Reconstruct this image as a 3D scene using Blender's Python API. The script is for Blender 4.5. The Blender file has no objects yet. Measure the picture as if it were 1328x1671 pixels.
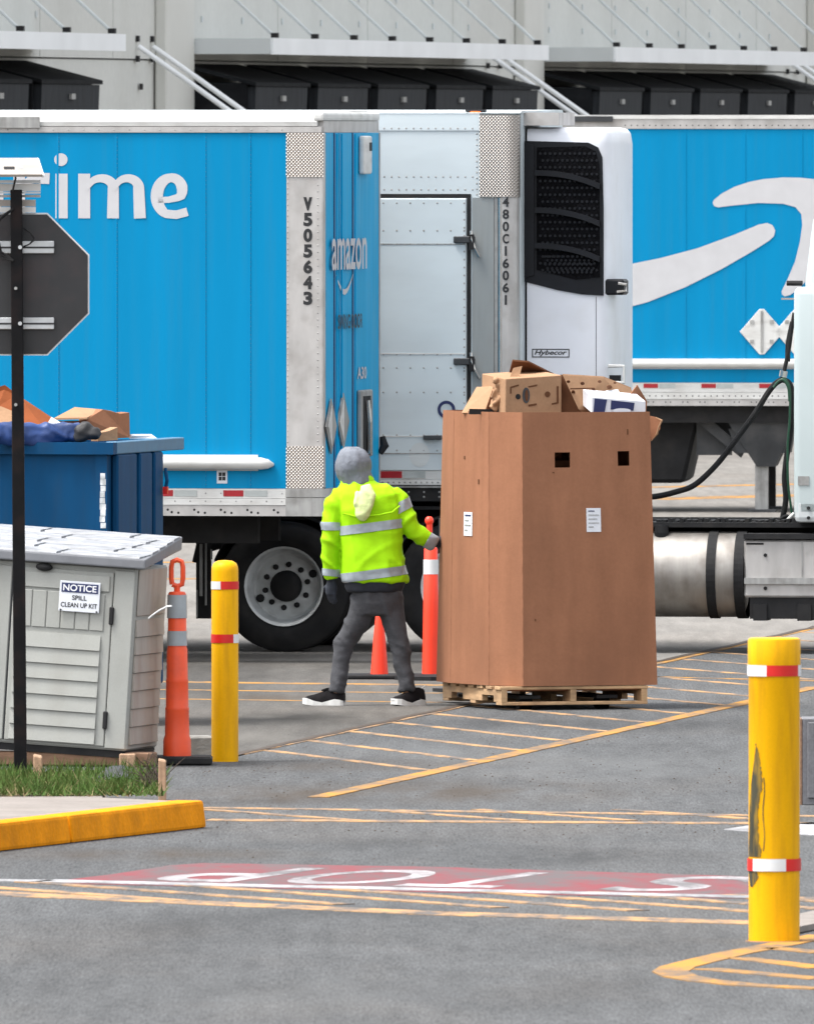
import bpy, bmesh, math, random
from mathutils import Vector, Matrix, noise
random.seed(7)
scene = bpy.context.scene
COL = scene.collection
R = math.radians

# ------------------------------------------------------------------ camera, sky, sun, exposure
F, CX, YH, H = 30000.0, 664.0, 215.0, 3.95          # long telephoto from a raised bank
cam_d = bpy.data.cameras.new("camera")
cam = bpy.data.objects.new("camera", cam_d)
COL.objects.link(cam)
cam.location = (0, 0, H)
cam.rotation_euler = (R(90), 0, 0)
cam_d.sensor_fit = 'HORIZONTAL'
cam_d.sensor_width = 36.0
cam_d.lens = F / 1328.0 * 36.0
cam_d.shift_y = -(835.5 - YH) / 1328.0
cam_d.clip_start = 1.0
cam_d.clip_end = 6000.0
cam_d.dof.use_dof = True
cam_d.dof.focus_distance = 128.0
cam_d.dof.aperture_fstop = 30.0
scene.camera = cam

TO_SUN = Vector((-0.44, -0.12, 0.92)).normalized()
world = bpy.data.worlds.new("World")
scene.world = world
world.use_nodes = True
wn, wl = world.node_tree.nodes, world.node_tree.links
wn.clear()
w_out = wn.new('ShaderNodeOutputWorld')
w_bg = wn.new('ShaderNodeBackground')
w_sky = wn.new('ShaderNodeTexSky')
w_sky.sky_type = 'NISHITA'
w_sky.sun_disc = False
w_sky.sun_elevation = math.asin(TO_SUN.z)
w_sky.sun_rotation = math.atan2(TO_SUN.x, TO_SUN.y)
w_sky.dust_density = 4.0
w_sky.air_density = 1.0
w_hsv = wn.new('ShaderNodeHueSaturation')            # cloud cover greys the blue sky
w_hsv.inputs['Saturation'].default_value = 0.22
w_bg.inputs['Strength'].default_value = 0.15
wl.new(w_sky.outputs[0], w_hsv.inputs['Color'])
wl.new(w_hsv.outputs[0], w_bg.inputs['Color'])
wl.new(w_bg.outputs[0], w_out.inputs['Surface'])
sun_d = bpy.data.lights.new("sun", 'SUN')
sun_d.energy = 1.25
sun_d.angle = R(15)
sun_d.color = (1.0, 0.965, 0.92)
sun = bpy.data.objects.new("sun", sun_d)
COL.objects.link(sun)
sun.rotation_euler = (-TO_SUN).to_track_quat('-Z', 'Y').to_euler()
sun.location = (-30, 40, 60)
vs = scene.view_settings
vs.view_transform = 'Standard'
vs.look = 'None'
vs.exposure = 1.46
vs.gamma = 1.0
vs.use_curve_mapping = False

# ------------------------------------------------------------------ survey helpers (picture pixel -> place)
def at(px, py, Y):
    return Vector(((px - CX) / F * Y, Y, H - (py - YH) / F * Y))
def gp(px, py, z=0.0):
    Y = (H - z) * F / (py - YH)
    return Vector(((px - CX) / F * Y, Y, z))
class Frame:
    def __init__(s, px, Y, yaw, z=0.0):
        s.o = Vector(((px - CX) / F * Y, Y, z)); s.t = R(yaw)
        s.c, s.s = math.cos(s.t), math.sin(s.t)
    def hit(s, px, py, axis=1, c=0.0):
        dx, dy, dz = (px - CX) / F, 1.0, -(py - YH) / F
        ax, ay = -s.o.x, -s.o.y
        lx0, ly0 = ax * s.c - ay * s.s, ax * s.s + ay * s.c
        lxd, lyd = dx * s.c - dy * s.s, dx * s.s + dy * s.c
        t = (c - (lx0 if axis == 0 else ly0)) / (lxd if axis == 0 else lyd)
        return Vector((lx0 + lxd * t, ly0 + lyd * t, H + dz * t - s.o.z))
    def put(s, o):
        o.location = s.o; o.rotation_euler = (0, 0, -s.t)

# ------------------------------------------------------------------ materials
MATS = {}
def mat(name, col, rough=0.6, metal=0.0, var=0.12, vscale=3.0, vstretch=(1, 1, 1), bump=0.0, bscale=60.0,
        dirt=None, dscale=2.0, damt=0.5, dstretch=(1, 1, 1), spec=0.5, emit=None, fine=0.0, fscale=80.0, trans=0.0):
    m = bpy.data.materials.new(name); m.use_nodes = True
    n, l = m.node_tree.nodes, m.node_tree.links
    b = n['Principled BSDF']
    b.inputs['Roughness'].default_value = rough
    b.inputs['Metallic'].default_value = metal
    b.inputs['Specular IOR Level'].default_value = spec
    tc = n.new('ShaderNodeTexCoord')
    def nz(scale, stretch, detail=4):
        mp = n.new('ShaderNodeMapping'); mp.inputs['Scale'].default_value = stretch
        l.new(tc.outputs['Object'], mp.inputs['Vector'])
        t = n.new('ShaderNodeTexNoise'); t.inputs['Scale'].default_value = scale; t.inputs['Detail'].default_value = detail
        l.new(mp.outputs[0], t.inputs['Vector']); return t
    def mul(a_out, fac_out, lo, hi):
        mr = n.new('ShaderNodeMapRange'); mr.inputs['From Min'].default_value = 0.3; mr.inputs['From Max'].default_value = 0.7
        mr.inputs['To Min'].default_value = lo; mr.inputs['To Max'].default_value = hi
        l.new(fac_out, mr.inputs['Value'])
        mx = n.new('ShaderNodeMix'); mx.data_type = 'RGBA'; mx.blend_type = 'MULTIPLY'; mx.inputs[0].default_value = 1
        l.new(a_out, mx.inputs[6]); l.new(mr.outputs[0], mx.inputs[7]); return mx.outputs[2]
    rgb = n.new('ShaderNodeRGB'); rgb.outputs[0].default_value = (*col, 1)
    out = rgb.outputs[0]
    if var: out = mul(out, nz(vscale, vstretch).outputs['Fac'], 1 - var, 1 + var)
    if fine: out = mul(out, nz(fscale, (1, 1, 1), 2).outputs['Fac'], 1 - fine, 1 + fine)
    if dirt:
        t = nz(dscale, dstretch, 6)
        mr = n.new('ShaderNodeMapRange'); mr.inputs['From Min'].default_value = 0.48; mr.inputs['From Max'].default_value = 0.75
        mr.inputs['To Max'].default_value = damt
        l.new(t.outputs['Fac'], mr.inputs['Value'])
        mx = n.new('ShaderNodeMix'); mx.data_type = 'RGBA'
        l.new(mr.outputs[0], mx.inputs[0]); l.new(out, mx.inputs[6]); mx.inputs[7].default_value = (*dirt, 1)
        out = mx.outputs[2]
    l.new(out, b.inputs['Base Color'])
    if bump:
        t = nz(bscale, (1, 1, 1), 5)
        bp = n.new('ShaderNodeBump'); bp.inputs['Strength'].default_value = bump; bp.inputs['Distance'].default_value = 0.02
        l.new(t.outputs['Fac'], bp.inputs['Height']); l.new(bp.outputs[0], b.inputs['Normal'])
    if emit:
        b.inputs['Emission Color'].default_value = (*emit[0], 1); b.inputs['Emission Strength'].default_value = emit[1]
    if trans:
        b.inputs['Transmission Weight'].default_value = trans
    MATS[name] = m
    return m

def S(r, g, b):
    f = lambda c: (c / 255 / 12.92) if c <= 10 else ((c / 255 + 0.055) / 1.055) ** 2.4
    return (f(r), f(g), f(b))

M_blue = mat('trailer_blue_paint', (0.0, 0.225, 0.455), 0.55, var=0.05, vscale=1.5, vstretch=(3, 3, .3), bump=0.04, bscale=3, dirt=(0.012, 0.21, 0.40), dscale=3, damt=.55, dstretch=(5, 5, .18), spec=.1)
M_bluedoor = mat('trailer_blue_lightened_for_shade', (0.0, 0.335, 0.62), 0.5, spec=.12, var=0.07, vscale=2, vstretch=(5, 5, .3), bump=0.05, bscale=4, dirt=(0.12, 0.40, 0.60), dscale=2.5, damt=.5, dstretch=(4, 4, .4))  # rear door blue lightened in colour to offset the shade on that face
M_decal = mat('pale_vinyl_decal', (0.52, 0.52, 0.535), 0.5, var=0.04, vscale=6)
M_black_print = mat('black_print', (0.012, 0.013, 0.015), 0.6, var=0)
M_navy_print = mat('navy_print', (0.012, 0.02, 0.09), 0.6, var=0.05)
M_white_print = mat('white_print', (0.75, 0.76, 0.78), 0.6, var=0)
M_wside = mat('white_aluminium_side', (0.565, 0.63, 0.655), 0.42, var=0.05, vscale=1.2, vstretch=(1, 1, 3), bump=0.03, bscale=4, dirt=(0.46, 0.50, 0.515), dscale=2, damt=.4, dstretch=(.6, 1, 2))
M_alu = mat('dull_aluminium', (0.47, 0.455, 0.44), 0.45, 0.35, var=0.13, vscale=4, vstretch=(2, 2, .6), bump=0.03, bscale=20, dirt=(0.22, 0.19, 0.17), dscale=5, damt=.5)
M_alud = mat('weathered_aluminium', (0.34, 0.34, 0.33), 0.5, 0.4, var=0.2, vscale=5, vstretch=(4, 4, .4), dirt=(0.10, 0.09, 0.08), dscale=6, damt=.6)
M_whitealu = mat('white_painted_rail', (0.63, 0.63, 0.61), 0.45, var=0.07, vscale=3, dirt=(0.33, 0.31, 0.28), dscale=4, damt=.5, dstretch=(1, 1, 3))
M_postgrey = mat('grey_front_post', (0.27, 0.29, 0.29), 0.5, 0.2, var=.1, vscale=4, vstretch=(3, 3, .4), dirt=(.16, .15, .14), dscale=4, damt=.5, dstretch=(3, 3, .4))
M_tank = mat('brushed_tank_aluminium', (0.33, 0.31, 0.285), 0.5, 0.85, var=0.13, vscale=5, vstretch=(3, 1, .5), bump=.05, bscale=15, dirt=(0.15, 0.12, 0.10), dscale=6, damt=.6)
M_red_tape = mat('red_reflector', (0.38, 0.012, 0.02), 0.4, var=0.15, vscale=9)
M_white_tape = mat('silver_reflector', (0.42, 0.45, 0.44), 0.4, var=0.12, vscale=9)
M_rubber = mat('black_rubber', (0.011, 0.011, 0.012), 0.75, var=0.25, vscale=9, dirt=(0.035, 0.033, 0.03), dscale=6, damt=.5, spec=.3)
M_dark = mat('dark_chassis_steel', (0.013, 0.013, 0.014), 0.7, var=0.3, vscale=6, dirt=(0.04, 0.036, 0.032), dscale=5, damt=.5, spec=.3)
M_chassis2 = mat('grey_gear_steel', (0.035, 0.038, 0.042), 0.6, var=0.3, vscale=4, dirt=(0.09, 0.085, 0.08), dscale=4, damt=.5)
M_rim = mat('grey_wheel_steel', (0.64, 0.66, 0.66), 0.5, 0.15, var=0.12, vscale=6, dirt=(0.2, 0.19, 0.18), dscale=7, damt=.5)
M_cab = mat('cab_white_paint', (0.50, 0.57, 0.57), 0.3, var=0.04, vscale=2, bump=.01, bscale=4)
M_reefer = mat('cooling_unit_white', (0.70, 0.72, 0.77), 0.35, var=0.04, vscale=2, bump=.01, bscale=4, dirt=(0.5, 0.5, 0.5), dscale=4, damt=.3)
M_grille = mat('black_plastic', (0.006, 0.007, 0.010), 0.5, spec=.25, var=0.2, vscale=5)
M_mesh = mat('black_mesh', (0.003, 0.003, 0.004), 0.9, spec=.1, var=0.6, vscale=40, bump=.6, bscale=60)
M_orange_lamp = mat('amber_lamp', (0.6, 0.08, 0.02), 0.3, emit=((1, .2, .05), .6), var=0)
M_chrome = mat('chrome', (0.6, 0.58, 0.55), 0.25, 0.9, var=0.1, vscale=10)
M_yellow = mat('yellow_post_sleeve', (0.80, 0.41, 0.002), 0.45, var=0.05, vscale=4, vstretch=(2, 2, .5), dirt=(0.50, 0.235, 0.01), dscale=6, damt=.6, dstretch=(3, 3, .35), spec=.15, fine=.03)
M_scuff = mat('black_scuff', (0.04, 0.038, 0.02), 0.8, var=0.4, vscale=12, vstretch=(2, 2, .4), dirt=(.42, .24, .004), dscale=16, damt=.75, dstretch=(2, 2, .35))
M_redband = mat('red_band', (0.60, 0.012, 0.008), 0.4, var=0.08, vscale=8)
M_whiteband = mat('white_band', (0.68, 0.69, 0.69), 0.4, var=0.05, vscale=8)
M_orange = mat('orange_plastic', (0.83, 0.085, 0.02), 0.45, var=0.08, vscale=5, dirt=(0.5, 0.06, 0.03), dscale=8, damt=.5)
M_redor = mat('red_orange_plastic', (0.90, 0.045, 0.012), 0.4, var=0.06, vscale=5)
M_greyband = mat('grey_reflective_band', (0.33, 0.36, 0.38), 0.35, var=0.1, vscale=12)
M_card = mat('brown_cardboard', (0.28, 0.131, 0.075), 0.9, var=0.09, vscale=2.5, vstretch=(3, 3, .5), bump=.3, bscale=5, dirt=(.21, .10, .06), dscale=2.2, damt=.55, dstretch=(1, 1, .5), fine=.035, fscale=50, spec=.05)
M_card2 = mat('light_cardboard', (0.36, 0.215, 0.125), 0.85, var=0.1, vscale=5, bump=.15, bscale=14, fine=.05, fscale=60, spec=.15)
M_card3 = mat('dark_cardboard', (0.12, 0.052, 0.026), 0.85, var=0.15, vscale=5, bump=.15, bscale=14, spec=.15)
M_card4 = mat('rust_cardboard', (0.24, 0.07, 0.025), 0.85, var=0.2, vscale=6, bump=.15, bscale=14, spec=.15)
M_paper = mat('white_label_paper', (0.66, 0.68, 0.72), 0.7, var=0.05, vscale=9)
M_wood = mat('pallet_wood', (0.44, 0.28, 0.15), 0.85, var=0.25, vscale=5, vstretch=(1, 1, 6), bump=.3, bscale=25, dirt=(0.16, 0.09, 0.05), dscale=6, damt=.6)
M_oldwood = mat('old_timber', (0.20, 0.115, 0.07), 0.9, var=0.3, vscale=5, vstretch=(1, 1, 6), bump=.3, bscale=25)
M_stake = mat('stake_wood', (0.36, 0.23, 0.145), 0.9, var=0.2, vscale=9, vstretch=(3, 3, .5), bump=.3, bscale=30)
M_hivis = mat('lime_safety_fabric', (0.315, 0.64, 0.002), 0.75, var=0.06, vscale=7, bump=.25, bscale=9, spec=.2)
M_hivis2 = mat('pale_lime_lining', (0.58, 0.66, 0.30), 0.7, var=0.1, vscale=14, bump=.4, bscale=20)
M_silver = mat('silver_reflective_tape', (0.30, 0.34, 0.37), 0.45, 0.1, var=0.15, vscale=16, bump=.2, bscale=15)
M_navycloth = mat('black_jacket_fabric', (0.010, 0.013, 0.020), 0.85, var=0.3, vscale=10, bump=.3, bscale=15)
M_trouser = mat('charcoal_trouser_fabric', (0.050, 0.051, 0.057), 0.9, var=0.22, vscale=9, vstretch=(1, 1, 2), bump=.4, bscale=14, fine=.1, fscale=90)
M_hood = mat('grey_knit', (0.15, 0.163, 0.19), 0.9, var=0.16, vscale=12, vstretch=(2, 2, .7), bump=.4, bscale=30)
M_skin = mat('skin', (0.30, 0.17, 0.11), 0.6, var=0.06)
M_eye = mat('eye_white', (0.6, 0.6, 0.58), 0.3, var=0)
M_shoe = mat('black_shoe_knit', (0.007, 0.006, 0.007), 0.8, spec=.15, var=0.5, vscale=16)
M_sole = mat('white_shoe_sole', (0.62, 0.62, 0.60), 0.6, var=0.15, vscale=14)
M_glove = mat('dark_glove', (0.018, 0.022, 0.032), 0.8, var=0.3, vscale=16)
M_shed = mat('putty_resin', (0.335, 0.34, 0.315), 0.6, var=0.05, vscale=3, bump=.06, bscale=20, dirt=(0.26, 0.255, 0.22), dscale=3, damt=.4, dstretch=(2, 2, .5), fine=.03)
M_shedside = mat('putty_resin_stained', (0.36, 0.325, 0.285), 0.6, var=0.07, vscale=3, bump=.06, bscale=20, dirt=(0.27, 0.19, 0.15), dscale=4, damt=.6, dstretch=(2, 2, .4))
M_shedroof = mat('grey_resin_lid', (0.165, 0.171, 0.186), 0.55, var=0.12, vscale=8)
M_shingle = mat('pale_resin_shingle', (0.235, 0.245, 0.262), 0.5, var=0.5, vscale=7, vstretch=(1, 6, 1), bump=.2, bscale=12)
M_dump = mat('dumpster_blue', (0.0, 0.05, 0.135), 0.6, spec=.15, var=0.13, vscale=3, vstretch=(2, 2, .5), dirt=(0.01, 0.045, 0.10), dscale=5, damt=.6, dstretch=(2, 2, .4), bump=.06, bscale=6)
M_dump2 = mat('dumpster_rim_blue', (0.05, 0.17, 0.29), 0.5, var=0.2, vscale=6, dirt=(0.02, 0.10, 0.19), dscale=6, damt=.7)
M_scratch = mat('bare_scratched_paint', (0.55, 0.57, 0.58), 0.6, var=0.5, vscale=16)
M_tarp = mat('blue_tarpaulin', (0.010, 0.038, 0.15), 0.5, var=0.35, vscale=5, bump=.3, bscale=12)
M_signback = mat('sign_back_dark', (0.025, 0.026, 0.028), 0.55, 0.1, var=0.12, vscale=5, dirt=(0.09, 0.05, 0.05), dscale=7, damt=.25)
M_post = mat('black_post', (0.005, 0.005, 0.006), 0.6, spec=.15, var=0.3, vscale=8, dirt=(.03, .014, .01), dscale=8, damt=.4)
M_bracket = mat('sign_channel_alu', (0.55, 0.57, 0.58), 0.35, 0.5, var=0.15, vscale=8)
M_panelback = mat('solar_panel_back', (0.33, 0.30, 0.27), 0.6, var=0.15, vscale=6)
M_solar = mat('solar_cells', (0.01, 0.015, 0.04), 0.2, var=0.1)
M_wall = mat('warehouse_wall', (0.585, 0.59, 0.555), 0.8, var=0.05, vscale=.35, fine=.03, fscale=9, dirt=(0.48, 0.48, 0.44), dscale=.7, damt=.4, dstretch=(1, 1, .3))
M_wall2 = mat('warehouse_trim', (0.60, 0.60, 0.56), 0.7, var=0.05, vscale=1)
M_canopy = mat('canopy_white_steel', (0.80, 0.82, 0.83), 0.5, var=0.05, vscale=1.2)
M_canopyu = mat('canopy_grey_steel', (0.56, 0.59, 0.59), 0.6, var=0.06, vscale=1.2)
M_dock = mat('dock_seal_black', (0.009, 0.010, 0.0115), 0.8, spec=.1, var=0.25, vscale=2, vstretch=(1, 1, 4), dirt=(.03, .031, .033), dscale=3, damt=.5)
M_dockface = mat('dock_seal_grey', (0.026, 0.029, 0.033), 0.7, spec=.1, var=0.3, vscale=4, vstretch=(4, 4, .6))
M_dockin = mat('dock_void', (0.012, 0.012, 0.013), 0.9, var=0)
M_kerb = mat('yellow_kerb_paint', (0.74, 0.265, 0.006), 0.8, spec=.06, var=0.16, vscale=4, bump=.25, bscale=25, dirt=(0.36, 0.14, 0.012), dscale=5, damt=.5, fine=.08, fscale=50)
M_walk = mat('sidewalk_concrete', (0.21, 0.185, 0.165), 0.9, var=0.1, vscale=3, fine=.1, fscale=35, dirt=(.13, .11, .09), dscale=4, damt=.5)
M_soil = mat('island_soil', (0.09, 0.07, 0.045), 0.95, var=0.3, vscale=8, bump=.5, bscale=30)
M_block = mat('concrete_block', (0.25, 0.24, 0.22), 0.9, var=0.2, vscale=9, bump=.4, bscale=30)
M_twig = mat('dry_twig', (0.05, 0.035, 0.025), 0.9, var=0.3, vscale=20)
M_blacksheet = mat('black_sheet', (0.02, 0.02, 0.022), 0.6, var=0.3, vscale=8)
M_cabinet = mat('grey_cabinet', (0.14, 0.14, 0.15), 0.7, var=0.1, vscale=20, fine=.15, fscale=60)
M_yline = None

STAINS = []
DK, BR, LT = (.42, .42, .42), (.75, .58, .44), (1.5, 1.5, 1.48)
for q in ((900, 1398, 330, 22, .75, DK), (600, 1378, 260, 16, .5, DK), (560, 1490, 330, 16, .6, DK), (250, 1510, 260, 26, .4, DK), (1010, 1535, 300, 40, .35, DK),
          (700, 1292, 420, 26, .7, BR), (430, 1300, 220, 20, .6, BR), (1000, 1250, 400, 30, .5, LT), (1130, 1185, 260, 16, .45, DK), (700, 1225, 300, 22, .4, LT),
          (480, 1172, 200, 14, .9, DK), (420, 1140, 160, 8, .7, BR), (600, 1090, 300, 12, .7, DK), (380, 1205, 150, 16, .6, LT), (330, 1090, 260, 14, .6, DK),
          (460, 1620, 420, 45, .35, LT), (980, 1620, 420, 45, .25, DK), (860, 1180, 260, 18, .5, DK), (250, 1395, 320, 14, .7, BR), (560, 1250, 260, 14, .5, BR)): STAINS.append(q)
def ground_mat(name, col, warm, stain_amt, speck, scale=1.0):
    m = bpy.data.materials.new(name); m.use_nodes = True
    n, l = m.node_tree.nodes, m.node_tree.links
    b = n['Principled BSDF']; b.inputs['Roughness'].default_value = 0.9; b.inputs['Specular IOR Level'].default_value = 0.06
    tc = n.new('ShaderNodeTexCoord')
    def nz(sc, stretch=(1, 1, 1), detail=5, rough=.6):
        mp = n.new('ShaderNodeMapping'); mp.inputs['Scale'].default_value = stretch
        l.new(tc.outputs['Object'], mp.inputs['Vector'])
        t = n.new('ShaderNodeTexNoise'); t.inputs['Scale'].default_value = sc; t.inputs['Detail'].default_value = detail
        t.inputs['Roughness'].default_value = rough
        l.new(mp.outputs[0], t.inputs['Vector']); return t.outputs['Fac']
    def rng(o, a, b_, c, d):
        mr = n.new('ShaderNodeMapRange'); mr.inputs['From Min'].default_value = a; mr.inputs['From Max'].default_value = b_
        mr.inputs['To Min'].default_value = c; mr.inputs['To Max'].default_value = d
        l.new(o, mr.inputs['Value']); return mr.outputs[0]
    def mix(a, bcol, fac, mode='MIX'):
        mx = n.new('ShaderNodeMix'); mx.data_type = 'RGBA'; mx.blend_type = mode
        if isinstance(fac, float): mx.inputs[0].default_value = fac
        else: l.new(fac, mx.inputs[0])
        l.new(a, mx.inputs[6])
        if isinstance(bcol, tuple): mx.inputs[7].default_value = (*bcol, 1)
        else: l.new(bcol, mx.inputs[7])
        return mx.outputs[2]
    rgb = n.new('ShaderNodeRGB'); rgb.outputs[0].default_value = (*col, 1)
    o = rgb.outputs[0]
    o = mix(o, rng(nz(.22 * scale, (1, .45, 1)), .3, .7, .86, 1.14), 1.0, 'MULTIPLY')
    o = mix(o, rng(nz(1.6 * scale, (1, .35, 1)), .3, .7, .93, 1.07), 1.0, 'MULTIPLY')
    o = mix(o, warm, rng(nz(.5 * scale, (1, .3, 1)), .5, .8, 0, .5))
    o = mix(o, tuple(c * .42 for c in col), rng(nz(.32 * scale, (.8, .16, 1), 3), .56, .78, 0, stain_amt))
    o = mix(o, rng(nz(7, (1, .08, 1), 5), .3, .7, .84, 1.16), 1.0, 'MULTIPLY')
    o = mix(o, rng(nz(70, (1, .05, 1), 3), .3, .7, 1 - .36 * speck, 1 + .36 * speck), 1.0, 'MULTIPLY')
    o = mix(o, tuple(c * .28 for c in col), rng(nz(60, (1, .06, 1), 2), .66, .74, 0, speck))
    o = mix(o, tuple(min(1, c * 1.8) for c in col), rng(nz(85, (1, .05, 1), 2), .64, .75, 0, speck))
    for (px, py, hw, hh, amt, tone) in STAINS:
        c = gp(px, py); rx = hw / (F / c.y); ry_ = abs(gp(px, py - hh).y - gp(px, py + hh).y) / 2
        sub = n.new('ShaderNodeVectorMath'); sub.operation = 'SUBTRACT'; sub.inputs[1].default_value = (c.x, c.y, 0)
        l.new(tc.outputs['Object'], sub.inputs[0])
        dv = n.new('ShaderNodeVectorMath'); dv.operation = 'DIVIDE'; dv.inputs[1].default_value = (rx, ry_, 1); l.new(sub.outputs[0], dv.inputs[0])
        gr_ = n.new('ShaderNodeTexGradient'); gr_.gradient_type = 'SPHERICAL'; l.new(dv.outputs[0], gr_.inputs['Vector'])
        nf = rng(nz(2.2, (1, .18, 1), 5), .35, .65, .15, 1.0)
        mm = n.new('ShaderNodeMath'); mm.operation = 'MULTIPLY'; l.new(gr_.outputs['Fac'], mm.inputs[0]); l.new(nf, mm.inputs[1])
        o = mix(o, tuple(a * t for a, t in zip(col, tone)), rng(mm.outputs[0], 0, .7, 0, amt))
    l.new(o, b.inputs['Base Color'])
    bp = n.new('ShaderNodeBump'); bp.inputs['Strength'].default_value = .25; bp.inputs['Distance'].default_value = .004
    l.new(nz(45, (1, .5, 1), 3), bp.inputs['Height']); l.new(bp.outputs[0], b.inputs['Normal'])
    return m
M_asphalt = ground_mat('weathered_asphalt', (0.086, 0.0885, 0.0905), (0.115, 0.105, 0.096), .5, .75)
M_concrete = ground_mat('yard_concrete', (0.100, 0.095, 0.088), (0.135, 0.112, 0.092), .8, .3)
M_apron = ground_mat('dock_apron_concrete', (0.185, 0.176, 0.163), (0.21, 0.185, 0.16), .5, .2)

def paint_mat(name, col, wear_scale=3.0, wear=0.55):
    m = bpy.data.materials.new(name); m.use_nodes = True
    n, l = m.node_tree.nodes, m.node_tree.links
    b = n['Principled BSDF']; b.inputs['Roughness'].default_value = 0.8; b.inputs['Specular IOR Level'].default_value = .06
    tc = n.new('ShaderNodeTexCoord'); mp = n.new('ShaderNodeMapping'); mp.inputs['Scale'].default_value = (1, .3, 1)
    l.new(tc.outputs['Object'], mp.inputs['Vector'])
    t = n.new('ShaderNodeTexNoise'); t.inputs['Scale'].default_value = wear_scale; t.inputs['Detail'].default_value = 8; t.inputs['Roughness'].default_value = .7
    l.new(mp.outputs[0], t.inputs['Vector'])
    mr = n.new('ShaderNodeMapRange'); mr.inputs['From Min'].default_value = .40; mr.inputs['From Max'].default_value = .60
    mr.inputs['To Max'].default_value = wear
    l.new(t.outputs['Fac'], mr.inputs['Value'])
    mx = n.new('ShaderNodeMix'); mx.data_type = 'RGBA'; l.new(mr.outputs[0], mx.inputs[0])
    mx.inputs[6].default_value = (*col, 1); mx.inputs[7].default_value = (.105, .105, .107, 1)
    l.new(mx.outputs[2], b.inputs['Base Color'])
    return m
M_yline = paint_mat('faded_yellow_paint', (0.42, 0.25, 0.12), 5, .92)
M_yline2 = paint_mat('fresh_yellow_paint', (0.41, 0.21, 0.05), 4, .8)
M_wline = paint_mat('white_road_paint', (0.40, 0.40, 0.41), 3, .7)
M_wline2 = paint_mat('worn_white_letter_paint', (0.42, 0.39, 0.40), 2.5, .85)
M_redpaint = paint_mat('faded_red_paint', (0.20, 0.060, 0.068), 2, .88)

def tread_mat():
    m = bpy.data.materials.new('tread_plate'); m.use_nodes = True
    n, l = m.node_tree.nodes, m.node_tree.links
    b = n['Principled BSDF']; b.inputs['Metallic'].default_value = .75; b.inputs['Roughness'].default_value = .38
    tc = n.new('ShaderNodeTexCoord')
    hs = []
    for sgn in (1, -1):
        mp = n.new('ShaderNodeMapping'); mp.inputs['Rotation'].default_value = (0, sgn * R(45), 0)
        l.new(tc.outputs['Object'], mp.inputs['Vector'])
        w = n.new('ShaderNodeTexWave'); w.inputs['Scale'].default_value = 17; w.inputs['Distortion'].default_value = .4
        l.new(mp.outputs[0], w.inputs['Vector']); hs.append(w.outputs['Fac'])
    mt = n.new('ShaderNodeMath'); mt.operation = 'MULTIPLY'; l.new(hs[0], mt.inputs[0]); l.new(hs[1], mt.inputs[1])
    bp = n.new('ShaderNodeBump'); bp.inputs['Strength'].default_value = .45; bp.inputs['Distance'].default_value = .02
    l.new(mt.outputs[0], bp.inputs['Height']); l.new(bp.outputs[0], b.inputs['Normal'])
    cr = n.new('ShaderNodeMix'); cr.data_type = 'RGBA'; l.new(mt.outputs[0], cr.inputs[0])
    cr.inputs[6].default_value = (.36, .32, .285, 1); cr.inputs[7].default_value = (.56, .53, .50, 1)
    l.new(cr.outputs[2], b.inputs['Base Color'])
    return m
M_tread = tread_mat()

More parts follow.
